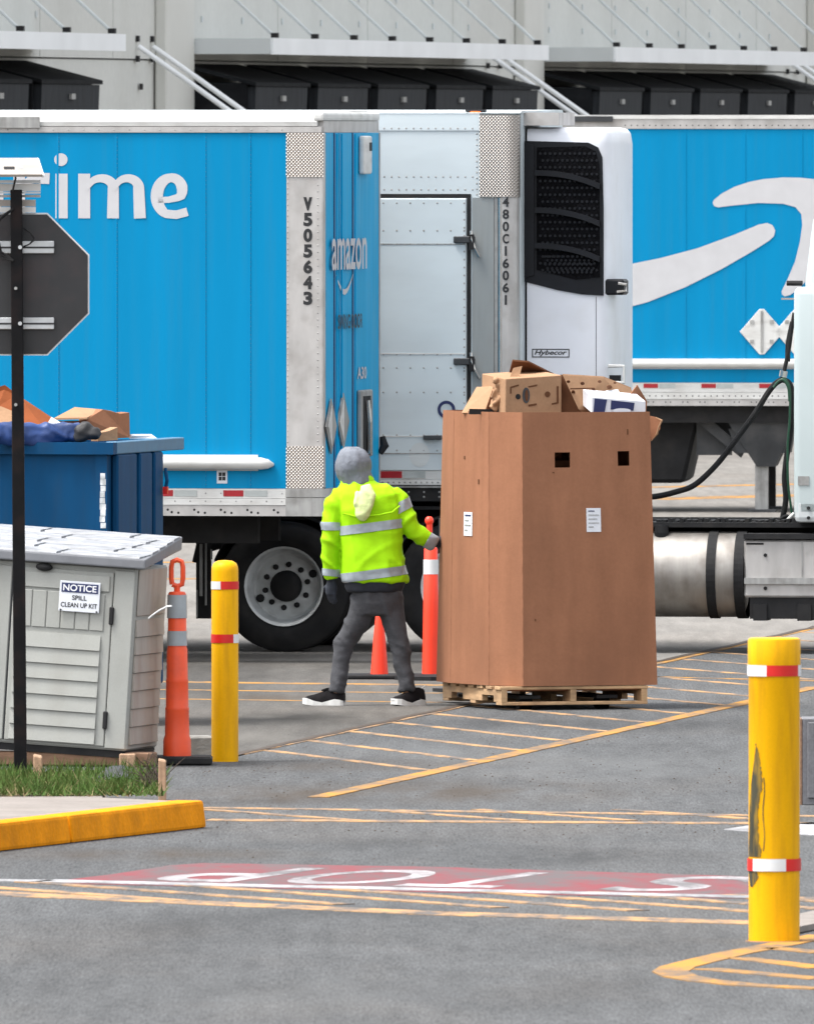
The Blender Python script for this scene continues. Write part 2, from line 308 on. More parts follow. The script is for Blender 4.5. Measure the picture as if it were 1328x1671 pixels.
# ------------------------------------------------------------------ mesh builder
class MB:
    def __init__(s): s.v = []; s.f = []
    def add(s, vs_, fs_):
        o = len(s.v); s.v += [tuple(v) for v in vs_]; s.f += [tuple(i + o for i in f) for f in fs_]; return s
    def box(s, x0, x1, y0, y1, z0, z1, M=None):
        v = [Vector(p) for p in ((x0, y0, z0), (x1, y0, z0), (x1, y1, z0), (x0, y1, z0), (x0, y0, z1), (x1, y0, z1), (x1, y1, z1), (x0, y1, z1))]
        if M: v = [M @ p for p in v]
        return s.add(v, [(3, 2, 1, 0), (4, 5, 6, 7), (0, 1, 5, 4), (1, 2, 6, 5), (2, 3, 7, 6), (3, 0, 4, 7)])
    def hexa(s, bottom, top):
        return s.add(list(bottom) + list(top), [(3, 2, 1, 0), (4, 5, 6, 7), (0, 1, 5, 4), (1, 2, 6, 5), (2, 3, 7, 6), (3, 0, 4, 7)])
    def tube(s, pts, rad, n=10, cap=True, flat=1.0):
        pts = [Vector(p) for p in pts]
        if not isinstance(rad, (list, tuple)): rad = [rad] * len(pts)
        rings = []; prev = None
        for i, p in enumerate(pts):
            d = (pts[min(i + 1, len(pts) - 1)] - pts[max(i - 1, 0)])
            d = d.normalized() if d.length > 1e-9 else Vector((0, 0, 1))
            if prev is None:
                a = Vector((0, 0, 1)) if abs(d.z) < .9 else Vector((1, 0, 0))
            else: a = prev
            u = (a - d * a.dot(d)).normalized(); w = d.cross(u); prev = u
            rings.append([p + (u * math.cos(2 * math.pi * k / n) + w * math.sin(2 * math.pi * k / n) * flat) * rad[i] for k in range(n)])
        return s.loft(rings, cap)
    def loft(s, rings, cap=True):
        n = len(rings[0]); v = [p for r in rings for p in r]; f = []
        for i in range(len(rings) - 1):
            for k in range(n):
                f.append((i * n + k, i * n + (k + 1) % n, (i + 1) * n + (k + 1) % n, (i + 1) * n + k))
        if cap:
            f.append(tuple(range(n))[::-1]); f.append(tuple((len(rings) - 1) * n + k for k in range(n)))
        return s.add(v, f)
    def lathe(s, prof, o=(0, 0, 0), ax=(0, 0, 1), n=32, cap=True):
        ax = Vector(ax).normalized(); a = Vector((0, 0, 1)) if abs(ax.z) < .9 else Vector((1, 0, 0))
        u = (a - ax * a.dot(ax)).normalized(); w = ax.cross(u); o = Vector(o)
        return s.loft([[o + ax * h + (u * math.cos(2 * math.pi * k / n) + w * math.sin(2 * math.pi * k / n)) * max(r, 1e-4) for k in range(n)] for r, h in prof], cap)
    def ell(s, c, r, nu=14, nv=9, M=None):
        c = Vector(c); v = []; f = []
        rings = []
        for j in range(1, nv):
            t = math.pi * j / nv
            rings.append([Vector((r[0] * math.sin(t) * math.cos(2 * math.pi * k / nu), r[1] * math.sin(t) * math.sin(2 * math.pi * k / nu), -r[2] * math.cos(t))) for k in range(nu)])
        if M: rings = [[M @ p for p in q] for q in rings]
        return s.loft([[c + p for p in q] for q in rings], True)
    def prism(s, poly, d):
        """polygon (list of 3D points) swept along vector d"""
        d = Vector(d); n = len(poly); a = [Vector(p) for p in poly]; b = [p + d for p in a]
        f = [tuple(range(n)), tuple(range(2 * n - 1, n - 1, -1))] + [(i, i + n, (i + 1) % n + n, (i + 1) % n) for i in range(n)]
        return s.add(a + b, f)
    def mesh(s, name, bevel=0.0, seg=1, smooth=False, angle=30):
        me = bpy.data.meshes.new(name); me.from_pydata(s.v, [], s.f); me.update()
        bm = bmesh.new(); bm.from_mesh(me)
        bmesh.ops.recalc_face_normals(bm, faces=bm.faces)
        if bevel:
            es = [e for e in bm.edges if len(e.link_faces) == 2 and e.calc_face_angle(0) > R(angle)]
            bmesh.ops.bevel(bm, geom=es, offset=bevel, segments=seg, profile=.6, affect='EDGES', clamp_overlap=True)
        for fc in bm.faces: fc.smooth = smooth
        if smooth:
            for e in bm.edges:
                if len(e.link_faces) == 2 and e.calc_face_angle(0) > R(40): e.smooth = False
        bm.to_mesh(me); bm.free()
        return me
    def build(s, name, m, parent=None, bevel=0.0, seg=1, smooth=False, angle=30):
        me = s.mesh(name, bevel, seg, smooth, angle); me.materials.append(m)
        return link(name, me, parent)

def link(name, me, parent=None):
    o = bpy.data.objects.new(name, me); COL.objects.link(o)
    if parent: o.parent = parent
    return o
def tag(o, label=None, cat=None, group=None, kind=None):
    if label: o['label'] = label
    if cat: o['category'] = cat
    if group: o['group'] = group
    if kind: o['kind'] = kind
    return o
def thing(name, label, cat, group=None, loc=(0, 0, 0), rz=0.0, rot=None):
    o = bpy.data.objects.new(name, None); COL.objects.link(o); o.empty_display_size = .2
    o.location = loc; o.rotation_euler = rot if rot else (0, 0, rz)
    return tag(o, label, cat, group)
def copy_tree(o, parent=None):
    c = o.copy(); COL.objects.link(c)
    if parent: c.parent = parent
    for ch in list(o.children): copy_tree(ch, c)
    return c
def box(name, m, parent, x0, x1, y0, y1, z0, z1, bevel=0.0, seg=1, M=None):
    return MB().box(min(x0, x1), max(x0, x1), min(y0, y1), max(y0, y1), min(z0, z1), max(z0, z1), M).build(name, m, parent, bevel, seg)

def text_geo(body, bold=0.0, spacing=1.0, shear=0.0):
    cu = bpy.data.curves.new('lettering_curve', 'FONT'); cu.body = body; cu.size = 1; cu.offset = bold
    cu.space_character = spacing; cu.shear = shear; cu.resolution_u = 5
    o = bpy.data.objects.new('lettering_tmp', cu); COL.objects.link(o)
    bpy.context.view_layer.update()
    me = bpy.data.meshes.new_from_object(o.evaluated_get(bpy.context.evaluated_depsgraph_get()))
    v = [tuple(p.co) for p in me.vertices]; f = [tuple(p.vertices) for p in me.polygons]
    bpy.data.objects.remove(o); bpy.data.curves.remove(cu); bpy.data.meshes.remove(me)
    x0 = min(p[0] for p in v); x1 = max(p[0] for p in v); y0 = min(p[1] for p in v); y1 = max(p[1] for p in v)
    return [((p[0] - x0) / (x1 - x0), (p[1] - y0) / (y1 - y0)) for p in v], f
def lettering(name, body, m, parent, fn, bold=0.0, spacing=1.0, shear=0.0):
    """fn(u, v) -> local point on the printed surface"""
    uv, f = text_geo(body, bold, spacing, shear)
    mb = MB(); mb.add([fn(u, v) for u, v in uv], f)
    return mb.build(name, m, parent)

def rivets(pts, nrm, r, parent, m, h=.4):
    mb = MB(); nrm = Vector(nrm).normalized()
    a = Vector((0, 0, 1)) if abs(nrm.z) < .9 else Vector((1, 0, 0)); u = a.cross(nrm).normalized(); w = nrm.cross(u)
    for p in pts:
        p = Vector(p)
        mb.add([p + (u * math.cos(k * math.pi / 3) + w * math.sin(k * math.pi / 3)) * r for k in range(6)] + [p + nrm * r * h], [(k, (k + 1) % 6, 6) for k in range(6)])
    o = mb.build('rivets', m, parent); o['kind'] = 'stuff'
    return o

def remesh(name, mb, voxel, m, parent, smooth=4, wr=None, keep=None):
    me = mb.mesh(name + '_raw'); o = link(name + '_raw', me)
    md = o.modifiers.new('r', 'REMESH'); md.mode = 'VOXEL'; md.voxel_size = voxel
    sm = o.modifiers.new('s', 'SMOOTH'); sm.iterations = smooth; sm.factor = .5
    bpy.context.view_layer.update()
    out = bpy.data.meshes.new_from_object(o.evaluated_get(bpy.context.evaluated_depsgraph_get()))
    bpy.data.objects.remove(o); bpy.data.meshes.remove(me)
    if wr:
        nn = [v.normal.copy() for v in out.vertices]
        for v, nv in zip(out.vertices, nn): v.co += nv * wr(v.co)
        bm = bmesh.new(); bm.from_mesh(out)
        for it in range(3): bmesh.ops.smooth_vert(bm, verts=bm.verts, factor=.5, use_axis_x=True, use_axis_y=True, use_axis_z=True)
        bm.to_mesh(out); bm.free()
    if keep:
        bm = bmesh.new(); bm.from_mesh(out)
        bmesh.ops.delete(bm, geom=[v for v in bm.verts if not keep(v.co)], context='VERTS')
        bm.to_mesh(out); bm.free()
    out.name = name; out.materials.clear(); out.materials.append(m)
    for p in out.polygons: p.use_smooth = True
    return link(name, out, parent)
def fold(p, sharp=2.2):
    n_ = 1 - abs(noise.noise(p)) * 2; return max(0, n_) ** sharp
def slice_shell(name, src, planes, off, m, parent):
    bm = bmesh.new(); bm.from_mesh(src.data)
    for co, no in planes:
        bmesh.ops.bisect_plane(bm, geom=list(bm.verts) + list(bm.edges) + list(bm.faces), plane_co=co, plane_no=no, clear_outer=True)
    bm.normal_update()
    for v, nv in [(v, v.normal.copy()) for v in bm.verts]: v.co += nv * off
    me = bpy.data.meshes.new(name); bm.to_mesh(me); bm.free()
    me.materials.clear(); me.materials.append(m)
    for p in me.polygons: p.use_smooth = True
    return link(name, me, parent)

# ------------------------------------------------------------------ ground and paint
ground = MB().add([(-900, -60, 0), (900, -60, 0), (900, 3000, 0), (-900, 3000, 0)], [(0, 1, 2, 3)]).build('asphalt_ground', M_asphalt)
tag(ground, kind='structure')
JL = lambda Y: -1.06 + (Y - 116.5) * .144                  # joint between asphalt and yard concrete
yard = MB().add([(-80, 114.6, .002), (JL(114.6), 114.6, .002), (JL(137.2), 137.2, .002), (-80, 137.2, .002)], [(0, 1, 2, 3)]).build('yard_concrete', M_concrete)
tag(yard, kind='structure')
apron = MB().add([(-80, 137.2, .002), (JL(137.2), 137.2, .002), (JL(146), 146, .002), (JL(300), 300, .002), (60, 300, .002), (90, 420, .002), (-80, 420, .002)], [(0, 1, 2, 3, 4, 5, 6)]).build('dock_apron', M_apron)
tag(apron, kind='structure')
apron2 = MB().add([(JL(140.5) + .03, 140.5, .002), (70, 152, .002), (90, 300, .002), (JL(300) + .03, 300, .002)], [(0, 1, 2, 3)]).build('dock_apron', M_apron)
tag(apron2, kind='structure')
joint = MB()
pts = []
for i in range(60):
    Y = 115 + i * .62; pts.append((JL(Y) + random.uniform(-.02, .02), Y))
for (a, b) in zip(pts, pts[1:]):
    joint.add([(a[0] - .035, a[1], .008), (a[0] + .03, a[1], .008), (b[0] + .03, b[1], .008), (b[0] - .035, b[1], .008)], [(0, 1, 2, 3)])
joint.build('pavement_joint', M_twig, ground)

ZL = {.012: .0035, .016: .005, .020: .0065}
def slab(mb, A, B, z):
    z = ZL.get(z, z); n = len(A)
    v = [(p[0], p[1], z) for p in A] + [(p[0], p[1], z) for p in B] + [(p[0], p[1], 0) for p in A] + [(p[0], p[1], 0) for p in B]
    f = [(i, i + 1, n + i + 1, n + i) for i in range(n - 1)]
    f += [(i, i + 1, 2 * n + i + 1, 2 * n + i) for i in range(n - 1)] + [(n + i, n + i + 1, 3 * n + i + 1, 3 * n + i) for i in range(n - 1)]
    f += [(0, n, 3 * n, 2 * n), (n - 1, 2 * n - 1, 4 * n - 1, 3 * n - 1)]
    mb.add(v, f)
def plate(pts, z):
    z = ZL.get(z, z)
    return MB().prism([(p[0], p[1], 0) for p in pts], (0, 0, z))
def stripe(px0, py0, px1, py1, w, m=M_yline, z=.012, name='painted_line'):
    a, b = gp(px0, py0), gp(px1, py1); a.z = b.z = 0
    d = (b - a); L = d.length; d.normalize(); nrm = Vector((-d.y, d.x, 0)) * w / 2
    k = max(2, int(L / 1.2)); L_, R_ = [], []
    for i in range(k + 1):
        c = a + d * L * i / k
        L_.append(c + nrm * random.uniform(.85, 1.1)); R_.append(c - nrm * random.uniform(.85, 1.1))
    mb = MB()
    slab(mb, L_, R_, z)
    return mb.build(name, m, ground)
# hatched walkway between two long lines
stripe(520, 1302, 1330, 1122, .13, M_yline2, .016)
stripe(395, 1232, 1062, 1087, .05, M_yline, .016)
stripe(1060, 1086, 1340, 1023, .10, M_yline2, .016)
a0 = gp(640, 1275); d2 = Vector((.158, 1, 0))
for k in range(19):
    Y = 113.6 + k * 1.85
    xL = JL(Y) + .06
    t = 3.7
    xR = -.09 + (Y - t - 111.8) * .158 - .05
    mb = MB()
    w = .045
    if k < 2:
        continue
    slab(mb, [(xL - w, Y), (xR - w, Y - t)], [(xL + w, Y), (xR + w, Y - t)], .012); mb.build('painted_line', M_yline, ground)
# mid pair of lines with faint diagonals
stripe(338, 1339, 1345, 1345, .30, M_yline, .012)
stripe(330, 1319, 1345, 1333, .22, M_yline, .012)
for x in (335, 600, 780, 1010):
    stripe(x, 1322, x + 250, 1340, .10, M_yline, .016)
# near hatching
stripe(-40, 1458, 700, 1491, .36, M_yline, .012)
stripe(700, 1491, 1400, 1512, .36, M_yline, .012)
for x in (-260, 0, 255, 480, 720, 960, 1190):
    y0 = 1437 + x * .0205
    stripe(x, y0, x + 560, y0 + 40 + x * .001, .13, M_yline, .016)
stripe(-60, 1437, 80, 1440, .22, M_wline, .020)
stripe(70, 1439, 1240, 1466, .28, M_wline, .020)
stripe(1240, 1466, 1400, 1470, .28, M_yline, .020)
# red panel with the word STOP read by drivers coming the other way
rp = [gp(*p, .012) for p in ((70, 1438), (185, 1424), (275, 1410), (330, 1406), (700, 1412), (1100, 1424), (1225, 1428), (1238, 1440), (1225, 1464), (650, 1452))]
plate(rp, .003).build('red_road_panel', M_redpaint, ground)
for ch, a_, b_ in (('S', 1108, 955), ('T', 800, 640), ('O', 600, 420), ('P', 372, 225)):
    def stop_uv(u, v, a_=a_, b_=b_):
        px = a_ + (b_ - a_) * u + (1 - v) * 160; un = (1108 - px) / 880
        return gp(px, 1456 - 19 * un - (1 - v) * (27 - 1.0 * un), .0042)
    lettering('stop_lettering', ch, M_wline2, ground, stop_uv, bold=.012)
# white arrow at the edge
aw = [gp(*p, .012) for p in ((1181, 1351), (1222, 1345), (1340, 1339), (1420, 1340), (1420, 1362), (1340, 1361), (1240, 1357))]
plate(aw, .012).build('white_arrow', M_wline, ground)
# pointed island marking at the near corner
def ribbon(P, w, m=M_yline2, z=.012):
    P = [gp(*p) for p in P]; mb = MB(); A, B = [], []
    for i, p in enumerate(P):
        d = (P[min(i + 1, len(P) - 1)] - P[max(i - 1, 0)]).normalized(); nn = Vector((-d.y, d.x, 0)) * w / 2
        A.append((p.x + nn.x, p.y + nn.y, z)); B.append((p.x - nn.x, p.y - nn.y, z))
    slab(mb, A, B, z)
    return mb.build('painted_line', m, ground)
ribbon([(1345, 1527), (1270, 1543), (1200, 1556), (1140, 1570), (1105, 1579), (1093, 1587)], .17)
ribbon([(1093, 1587), (1110, 1595), (1150, 1602), (1220, 1609), (1345, 1615)], .17, z=.016)
for (x0, y0, x1, y1) in ((1262, 1548, 1345, 1556), (1205, 1564, 1345, 1581), (1150, 1582, 1345, 1599)):
    stripe(x0, y0, x1, y1, .15, M_yline2, .012)
# far parking lines
for (x0, y0, x1, y1, w) in ((250, 1113, 730, 1119, .30), (250, 1126, 720, 1132, .16), (250, 1141, 720, 1147, .16), (250, 945, 345, 945, .5), (250, 918, 330, 918, .35), (1040, 815, 1330, 808, .9), (1040, 796, 1330, 790, .6), (1062, 1105, 1345, 1112, .12)):
    stripe(x0, y0, x1, y1, w, M_yline2, .012)
# small litter and gravel
gr = MB()
for i in range(700):
    px = random.uniform(300, 1300); py = random.choice([random.gauss(1345, 12), random.uniform(1180, 1420), random.gauss(1270, 25)])
    p = gp(px, py, .0); r = random.uniform(.003, .009)
    gr.add([(p.x - r, p.y - r, .001), (p.x + r, p.y - r * .6, .001), (p.x + r * .5, p.y + r, .001), (p.x - r * .7, p.y + r, .001), (p.x + r * .3, p.y, r * random.uniform(.5, .9))], [(0, 1, 4), (1, 2, 4), (2, 3, 4), (3, 0, 4)])
tag(gr.build('gravel', M_twig), 'scattered dark grit lying on the asphalt', 'gravel', kind='stuff')

# ------------------------------------------------------------------ traffic island: kerb, walk, grass
zK = .155
kb = gp(338, 1351); ka = gp(0, 1390); kd = (kb - ka).normalized(); kn = Vector((-kd.y, kd.x, 0))      # kn points into the island
def kerb_piece(a, b):
    a, b = Vector(a), Vector(b); a.z = b.z = 0
    return MB().hexa([a, b, b + kn * .19, a + kn * .19], [Vector((p.x, p.y, zK)) for p in (a + kn * .02, b + kn * .02, b + kn * .19, a + kn * .19)])
kerb = thing('yellow_kerb', None, None); tag(kerb, kind='structure')
j1 = gp(118, 1376.4)
kerb_piece(ka - kd * 7, j1 - kd * .012).build('kerb_stone', M_kerb, kerb, bevel=.02, seg=2)
kerb_piece(j1 + kd * .012, kb).build('kerb_stone', M_kerb, kerb, bevel=.02, seg=2)
back = kb + kn * .195
e0 = Vector((back.x, back.y, 0)); e1 = e0 + Vector((-.42, .55, 0)); e2 = e1 + Vector((-.05, 4.1, 0))
isl = [ka - kd * 7 + kn * .195, e0, e1, e2, Vector((-9, e2.y, 0)), Vector((-9, 90, 0))]
MB().prism([(p.x, p.y, 0) for p in isl], (0, 0, zK - .006)).build('island_walk', M_walk)
tag(bpy.data.objects['island_walk'], kind='structure')
MB().hexa([kb + kn * .195 - kd * .0, kb + kn * .195 + kd * .15, e1 + Vector((.02, 0, 0)), e1 + Vector((-.02, -.02, 0))], [Vector((p.x, p.y, zK - .01)) for p in (kb + kn * .195, kb + kn * .195 + kd * .12, e1 + Vector((.01, 0, 0)), e1 + Vector((-.02, -.02, 0)))]).build('kerb_stone', M_kerb, kerb)
sp = [gp(*p, zK) for p in ((-60, 1299), (150, 1298), (262, 1296), (270, 1289), (266, 1270), (255, 1263), (-60, 1264))]
MB().add([(p.x, p.y, zK) for p in sp], [tuple(range(len(sp)))]).build('soil_bed', M_soil)
tag(bpy.data.objects['soil_bed'], kind='structure')
ga = mat('grass_blade', (0.06, 0.115, 0.022), 0.7, var=.45, vscale=3.5, spec=.2, dirt=(.16, .13, .05), dscale=6, damt=.7)
gm = MB()
for i in range(4200):
    px = random.uniform(-60, 268); py = random.uniform(1263, 1298)
    if random.random() < .25: py = random.uniform(1291, 1300)
    p = gp(px, py, zK)
    h = random.uniform(.02, .075) * (1.15 if py < 1280 else .9); a = random.uniform(0, 6.28); b = random.uniform(.004, .008)
    lean = Vector((random.uniform(-.05, .05), random.uniform(-.04, .03), h))
    u = Vector((math.cos(a), math.sin(a) * .3, 0)) * b
    gm.add([p - u, p + u, p + lean * .55 + u * .6, p + lean * .55 - u * .6, p + lean * Vector((1.6, 1.6, 1)).length * .58], [(0, 1, 2, 3), (3, 2, 4)])
tag(gm.build('grass', ga), 'short green grass on the kerbed island in front of the shed', 'grass', kind='stuff')

sw = MB()
for i in range(700):
    px = random.uniform(-60, 272); py = random.choice((random.uniform(1264, 1299), random.uniform(1288, 1301))); p = gp(px, py, zK); a = random.uniform(0, 6.28); L_ = random.uniform(.02, .08)
    d = Vector((math.cos(a), math.sin(a), random.uniform(.05, 1.1))) * L_; u = Vector((0, 0, .005)) if d.z < .5 * L_ else Vector((.005, 0, 0))
    sw.add([p, p + u, p + d + u * .3, p + d], [(0, 1, 2, 3)])
tag(sw.build('dead_grass', mat('straw', (.20, .15, .075), .9, var=.4, vscale=9)), 'dry straw coloured blades among the green grass', 'grass', kind='stuff')
def stake(px, ptop, pbot, wpx, lab):
    b = gp(px, pbot, zK); s = F / b.y; w = wpx / s / 2
    z1 = H - (ptop - YH) / s
    o = MB().hexa([(-w, -w, -.05), (w, -w, -.05), (w, w, -.05), (-w, w, -.05)], [(-w, -w, z1 - zK), (w * .9, -w, z1 - zK - .01), (w * .9, w, z1 - zK), (-w, w, z1 - zK + .01)]).build('wooden_stake', M_stake, None, bevel=.006)
    o.location = (b.x, b.y, zK); return tag(o, lab, 'stake', 'wooden stakes in the grass')
stake(62, 1233, 1272, 15, 'short pale wooden stake beside the black sign post')
stake(265, 1240, 1297, 13, 'taller brown wooden stake at the grass corner by the orange post')
# dry brush against the taller stake
br = MB()
for i in range(46):
    b = gp(random.uniform(238, 262), random.uniform(1285, 1294), zK); hh = random.uniform(.08, .26)
    P = [b]; p = b.copy(); d = Vector((random.uniform(-.5, .5), random.uniform(-.3, .3), 1))
    for k in range(4):
        p = p + d.normalized() * hh / 4; d += Vector((random.uniform(-.6, .6), random.uniform(-.3, .3), random.uniform(-.5, .1))); P.append(p)
    br.tube(P, [.004, .0035, .003, .0025, .0015], 4)
tag(br.build('dry_brush', M_twig), 'tangle of dry dark twigs against the taller stake', 'brush', kind='stuff')
bs = MB(); N = 14; rows = []
for j in range(5):
    rows.append([])
    for i in range(N + 1):
        p = gp(150 + 95 * i / N, 1281 - j * 2.6 - 6 * i / N, zK); arch = math.sin(math.pi * min(1, i / N * 1.15)) if i / N < .87 else .2
        rows[-1].append((p.x, p.y, zK + .005 + .055 * arch * (.5 + j * .16) + .012 * noise.noise(Vector((i * .7, j * .9, 0)))))
for j in range(4):
    for i in range(N): bs.add([rows[j][i], rows[j][i + 1], rows[j + 1][i + 1], rows[j + 1][i]], [(0, 1, 2, 3)])
tag(bs.build('black_sheet', M_blacksheet, smooth=True), 'crumpled black plastic sheet lying in the grass before the shed', 'plastic sheet')

# ------------------------------------------------------------------ warehouse far behind
WD = Vector((.185, .983, 0)).normalized(); WN = Vector((WD.y, -WD.x, 0)); W0 = Vector((-2.93, 241.0, 0))
bld = thing('warehouse_building', 'long pale warehouse with white canopies over black dock shelters', 'warehouse', loc=W0, rz=math.atan2(WD.y, WD.x))
# local axes: x along the wall (away), y to the left of it (into the building) ; outward is -y
def wl_x(px, out):          # distance along wall where a point `out` metres in front of it stands at picture column px
    k = (px - CX) / F; bx = W0 + WN * out
    return (k * bx.y - bx.x) / (WD.x - k * WD.y)
edges = [-60, -51, -42, -33, -24, -16.4, -9.2, -4.6]
t_ = 0.0
while t_ < 125: edges.append(t_); t_ += 6.45
for a, b in zip(edges, edges[1:]):
    box('wall_panel', M_wall, bld, a + .02, b - .02, 0, .25, 4.9, 14)
box('lower_wall', M_wall, bld, -60, 125, .02, .25, 0, 4.88)
box('wall_core', M_wall2, bld, -60, 125, .252, 40, 0, 13.9)
box('parapet', M_canopyu, bld, -60.2, 125.2, -.06, .35, 14, 14.4)
for p0, p1 in ((-1.9, -.05), (24.2, 25.75), (49.9, 51.5)):
    box('pilaster', M_wall2, bld, p0, p1, -.16, -.002, 0, 13.5, bevel=.02)
def shelter(x0, w=3.75):
    top = [(x0, 0, 4.85), (x0 + w, 0, 4.85), (x0 + w, -.97, 4.60), (x0, -.97, 4.60)]
    tp = MB().hexa([(p[0], p[1], p[2] - .05) for p in top], top).build('shelter_hood', M_dock, bld)
    ft = MB()
    ft.hexa([(x0 + .1, -.90, 3.35), (x0 + w - .1, -.90, 3.35), (x0 + w - .1, -.95, 4.545), (x0 + .1, -.95, 4.545)],
            [(x0 + .1, -.80, 3.35), (x0 + w - .1, -.80, 3.35), (x0 + w - .1, -.80, 4.545), (x0 + .1, -.80, 4.545)]).build('shelter_curtain', M_dockface, tp)
    for sx in (x0 + .02, x0 + w - .14):
        box('shelter_side', M_dock, tp, sx, sx + .12, -.84, -.01, 1.2, 4.60)
    box('dock_door', M_dockin, tp, x0 + .2, x0 + w - .2, -.06, -.005, 1.2, 4.5)
    box('dock_lamp', M_alud, tp, x0 + w * .5 - .12, x0 + w * .5 + .12, -.985, -.951, 4.36, 4.43)
starts = [-31.6, -27.3] + [-22.4, -18.05, -13.72] + [4.3 * k for k in range(5)] + [25.8 + 4.3 * k for k in range(5)] + [51.6 + 4.3 * k for k in range(4)]
for x in starts: shelter(x)
def canopy(x0, x1):
    cr = MB().box(x0, x1, -1.15, -.01, 5.08, 5.17).build('canopy', M_canopyu, bld)
    box('fascia', M_canopy, cr, x0, x1, -1.19, -1.152, 4.97, 5.185)
    box('canopy_end', M_canopyu, cr, x0 - .05, x0 - .003, -1.15, -.01, 4.975, 5.18)
    box('soffit', M_canopyu, cr, x0 + .05, x1 - .05, -1.14, -.02, 5.0, 5.075)
    n = int((x1 - x0) / 2.85)
    for k in range(n + 1):
        x = x0 + .5 + k * (x1 - x0 - 1) / n
        rod = MB().tube([(x, -1.12, 5.20), (x, -.02, 6.22)], .022, 6).build('tie_rod', M_canopyu, bld)
        box('rod_foot', M_dark, rod, x - .05, x + .05, -1.16, -1.07, 5.19, 5.255)
        box('rod_plate', M_alud, rod, x - .06, x + .06, -.025, -.003, 6.12, 6.32)
        for dz in (5.75, 5.40): box('wall_bolt', M_canopyu, bld, x + .6, x + .68, -.02, -.003, dz, dz + .08)
canopy(-33, -9.6); canopy(.05, 20.4); canopy(25.85, 46.2); canopy(51.6, 70)
for c in (-3.1, 22.0, 48.0):
    for dx in (0, .95):
        bc = MB().tube([(c + dx, -.03, 5.06), (c + dx, -2.55, 3.3)], .034, 8).build('diagonal_brace', M_canopy, bld)
        MB().tube([(c + dx, -2.52, 3.34), (c + dx, -2.52, 0)], .06, 8).build('brace_post', M_canopy, bc)
        for zz in (4.86, 5.12): box('brace_bolt', M_dark, bc, c + dx - .05, c + dx + .05, -.04, -.003, zz, zz + .08)
for x in (-8.9, -2.9, 1.2):
    box('wall_bolt', M_dark, bld, x, x + .1, -.03, -.003, 4.5, 4.58)
# second, higher row of ties over the right hand bay
for k in range(6):
    x = 27 + k * 3.1
    box('rod_plate', M_dark, bld, x, x + .12, -.05, -.003, 6.05, 6.25)

# ------------------------------------------------------------------ trailer parts used by several vehicles
def wheel(name, parent, x, y_face, z=.5, dual=True, side=-1):
    """tyre with rim; y_face is the outer face, side=-1 faces the camera"""
    ax = (0, side, 0)
    ty = MB().lathe([(.30, -.24), (.36, -.275), (.455, -.265), (.495, -.235), (.50, -.20), (.50, -.06), (.495, -.03), (.46, -.004), (.36, .0), (.305, -.02), (.30, -.05)], (x, y_face, z), ax, 48, False)
    for k in range(3):
        pass
    t = ty.build(name, M_rubber, parent, smooth=True)
    rim = MB().lathe([(.290, -.02), (.303, -.012), (.303, -.028), (.285, -.04), (.268, -.10), (.255, -.17), (.235, -.185), (.20, -.17), (.165, -.162), (.12, -.162), (.118, -.20), (0.0, -.20)], (x, y_face, z), ax, 48, False).build('rim', M_rim, t, smooth=True)
    MB().lathe([(.12, -.162), (.118, -.10), (.105, -.085), (.06, -.075), (0, -.073)], (x, y_face, z), ax, 24, False).build('hub', M_dark, t, smooth=True)
    for k in range(10):
        nuts = MB()
        a = math.pi * 2 * k / 10 + .2
        nuts.lathe([(.022, -.166), (.022, -.14), (.012, -.135), (0, -.135)], (x + .165 * math.cos(a), y_face, z + .165 * math.sin(a)), ax, 8, False)
        nuts.build('lug_nut', M_dark, t)
    hh = MB()
    for k in range(2):
        a = R(205) + math.pi * k
        cx_, cz_ = x + .222 * math.cos(a), z + .222 * math.sin(a)
        hh.lathe([(.032, -.2), (.032, -.160), (0, -.160)], (cx_, y_face, cz_), ax, 10, False)
    hh.build('hand_hole', M_dark, t)
    if dual:
        MB().lathe([(.30, -.60), (.455, -.595), (.495, -.565), (.50, -.53), (.50, -.38), (.46, -.33), (.30, -.325)], (x, y_face, z), ax, 40, False).build('inner_tyre', M_rubber, t, smooth=True)
    return t

def tape_row(parent, x0, x1, z0, z1, y, period, red_at, red=.15):
    """alternating red and silver reflective pieces on a plane y"""
    x = red_at
    while x - period > x0: x -= period
    while x < x1:
        if x + red > x0: box('reflector_strip', M_red_tape, parent, max(x, x0), min(x + red, x1), y - .004, y, z0, z1)
        a, b = x + red + .012, x + red + .18
        if a < x1 and b > x0: box('reflector_strip', M_white_tape, parent, max(a, x0), min(b, x1), y - .004, y, z0, z1)
        x += period

# ------------------------------------------------------------------ trailer A: blue, rear end towards the right
FA = Frame(522, F / 220.0, 9.5)
A = thing('box_trailer', 'blue box trailer with pale lettering, its narrow rear door end facing right', 'trailer'); FA.put(A)
za = lambda py: FA.hit(400, py)[2]
xa = lambda px, py=500: FA.hit(px, py)[0]
LA, WA = 14.6, 2.5
z_bt, z_bb = za(216), za(797)
xs = xa(467)
box('side_panel', M_blue, A, -LA, xs, 0, .03, z_bb, z_bt)
box('trailer_body', M_whitealu, A, -LA + .05, -.06, .031, WA - .02, za(835), za(196))
box('far_side_panel', M_blue, A, -LA, xs, WA - .02, WA + .01, z_bb, z_bt)
MB().prism([(-LA, -.005, za(205)), (-LA, -.01, za(198)), (-LA, .05, za(187)), (-LA, .3, za(182)), (-LA, WA - .3, za(179)), (-LA, WA, za(190)), (-LA, WA, za(204))], (LA - .02, 0, 0)).build('roof', M_whitealu, A, smooth=False)
box('top_rail', M_alu, A, -LA, .012, -.012, .05, z_bt + .002, za(206))
box('upper_trim', M_whitealu, A, -LA, xa(66), -.022, -.0125, za(207), za(190))
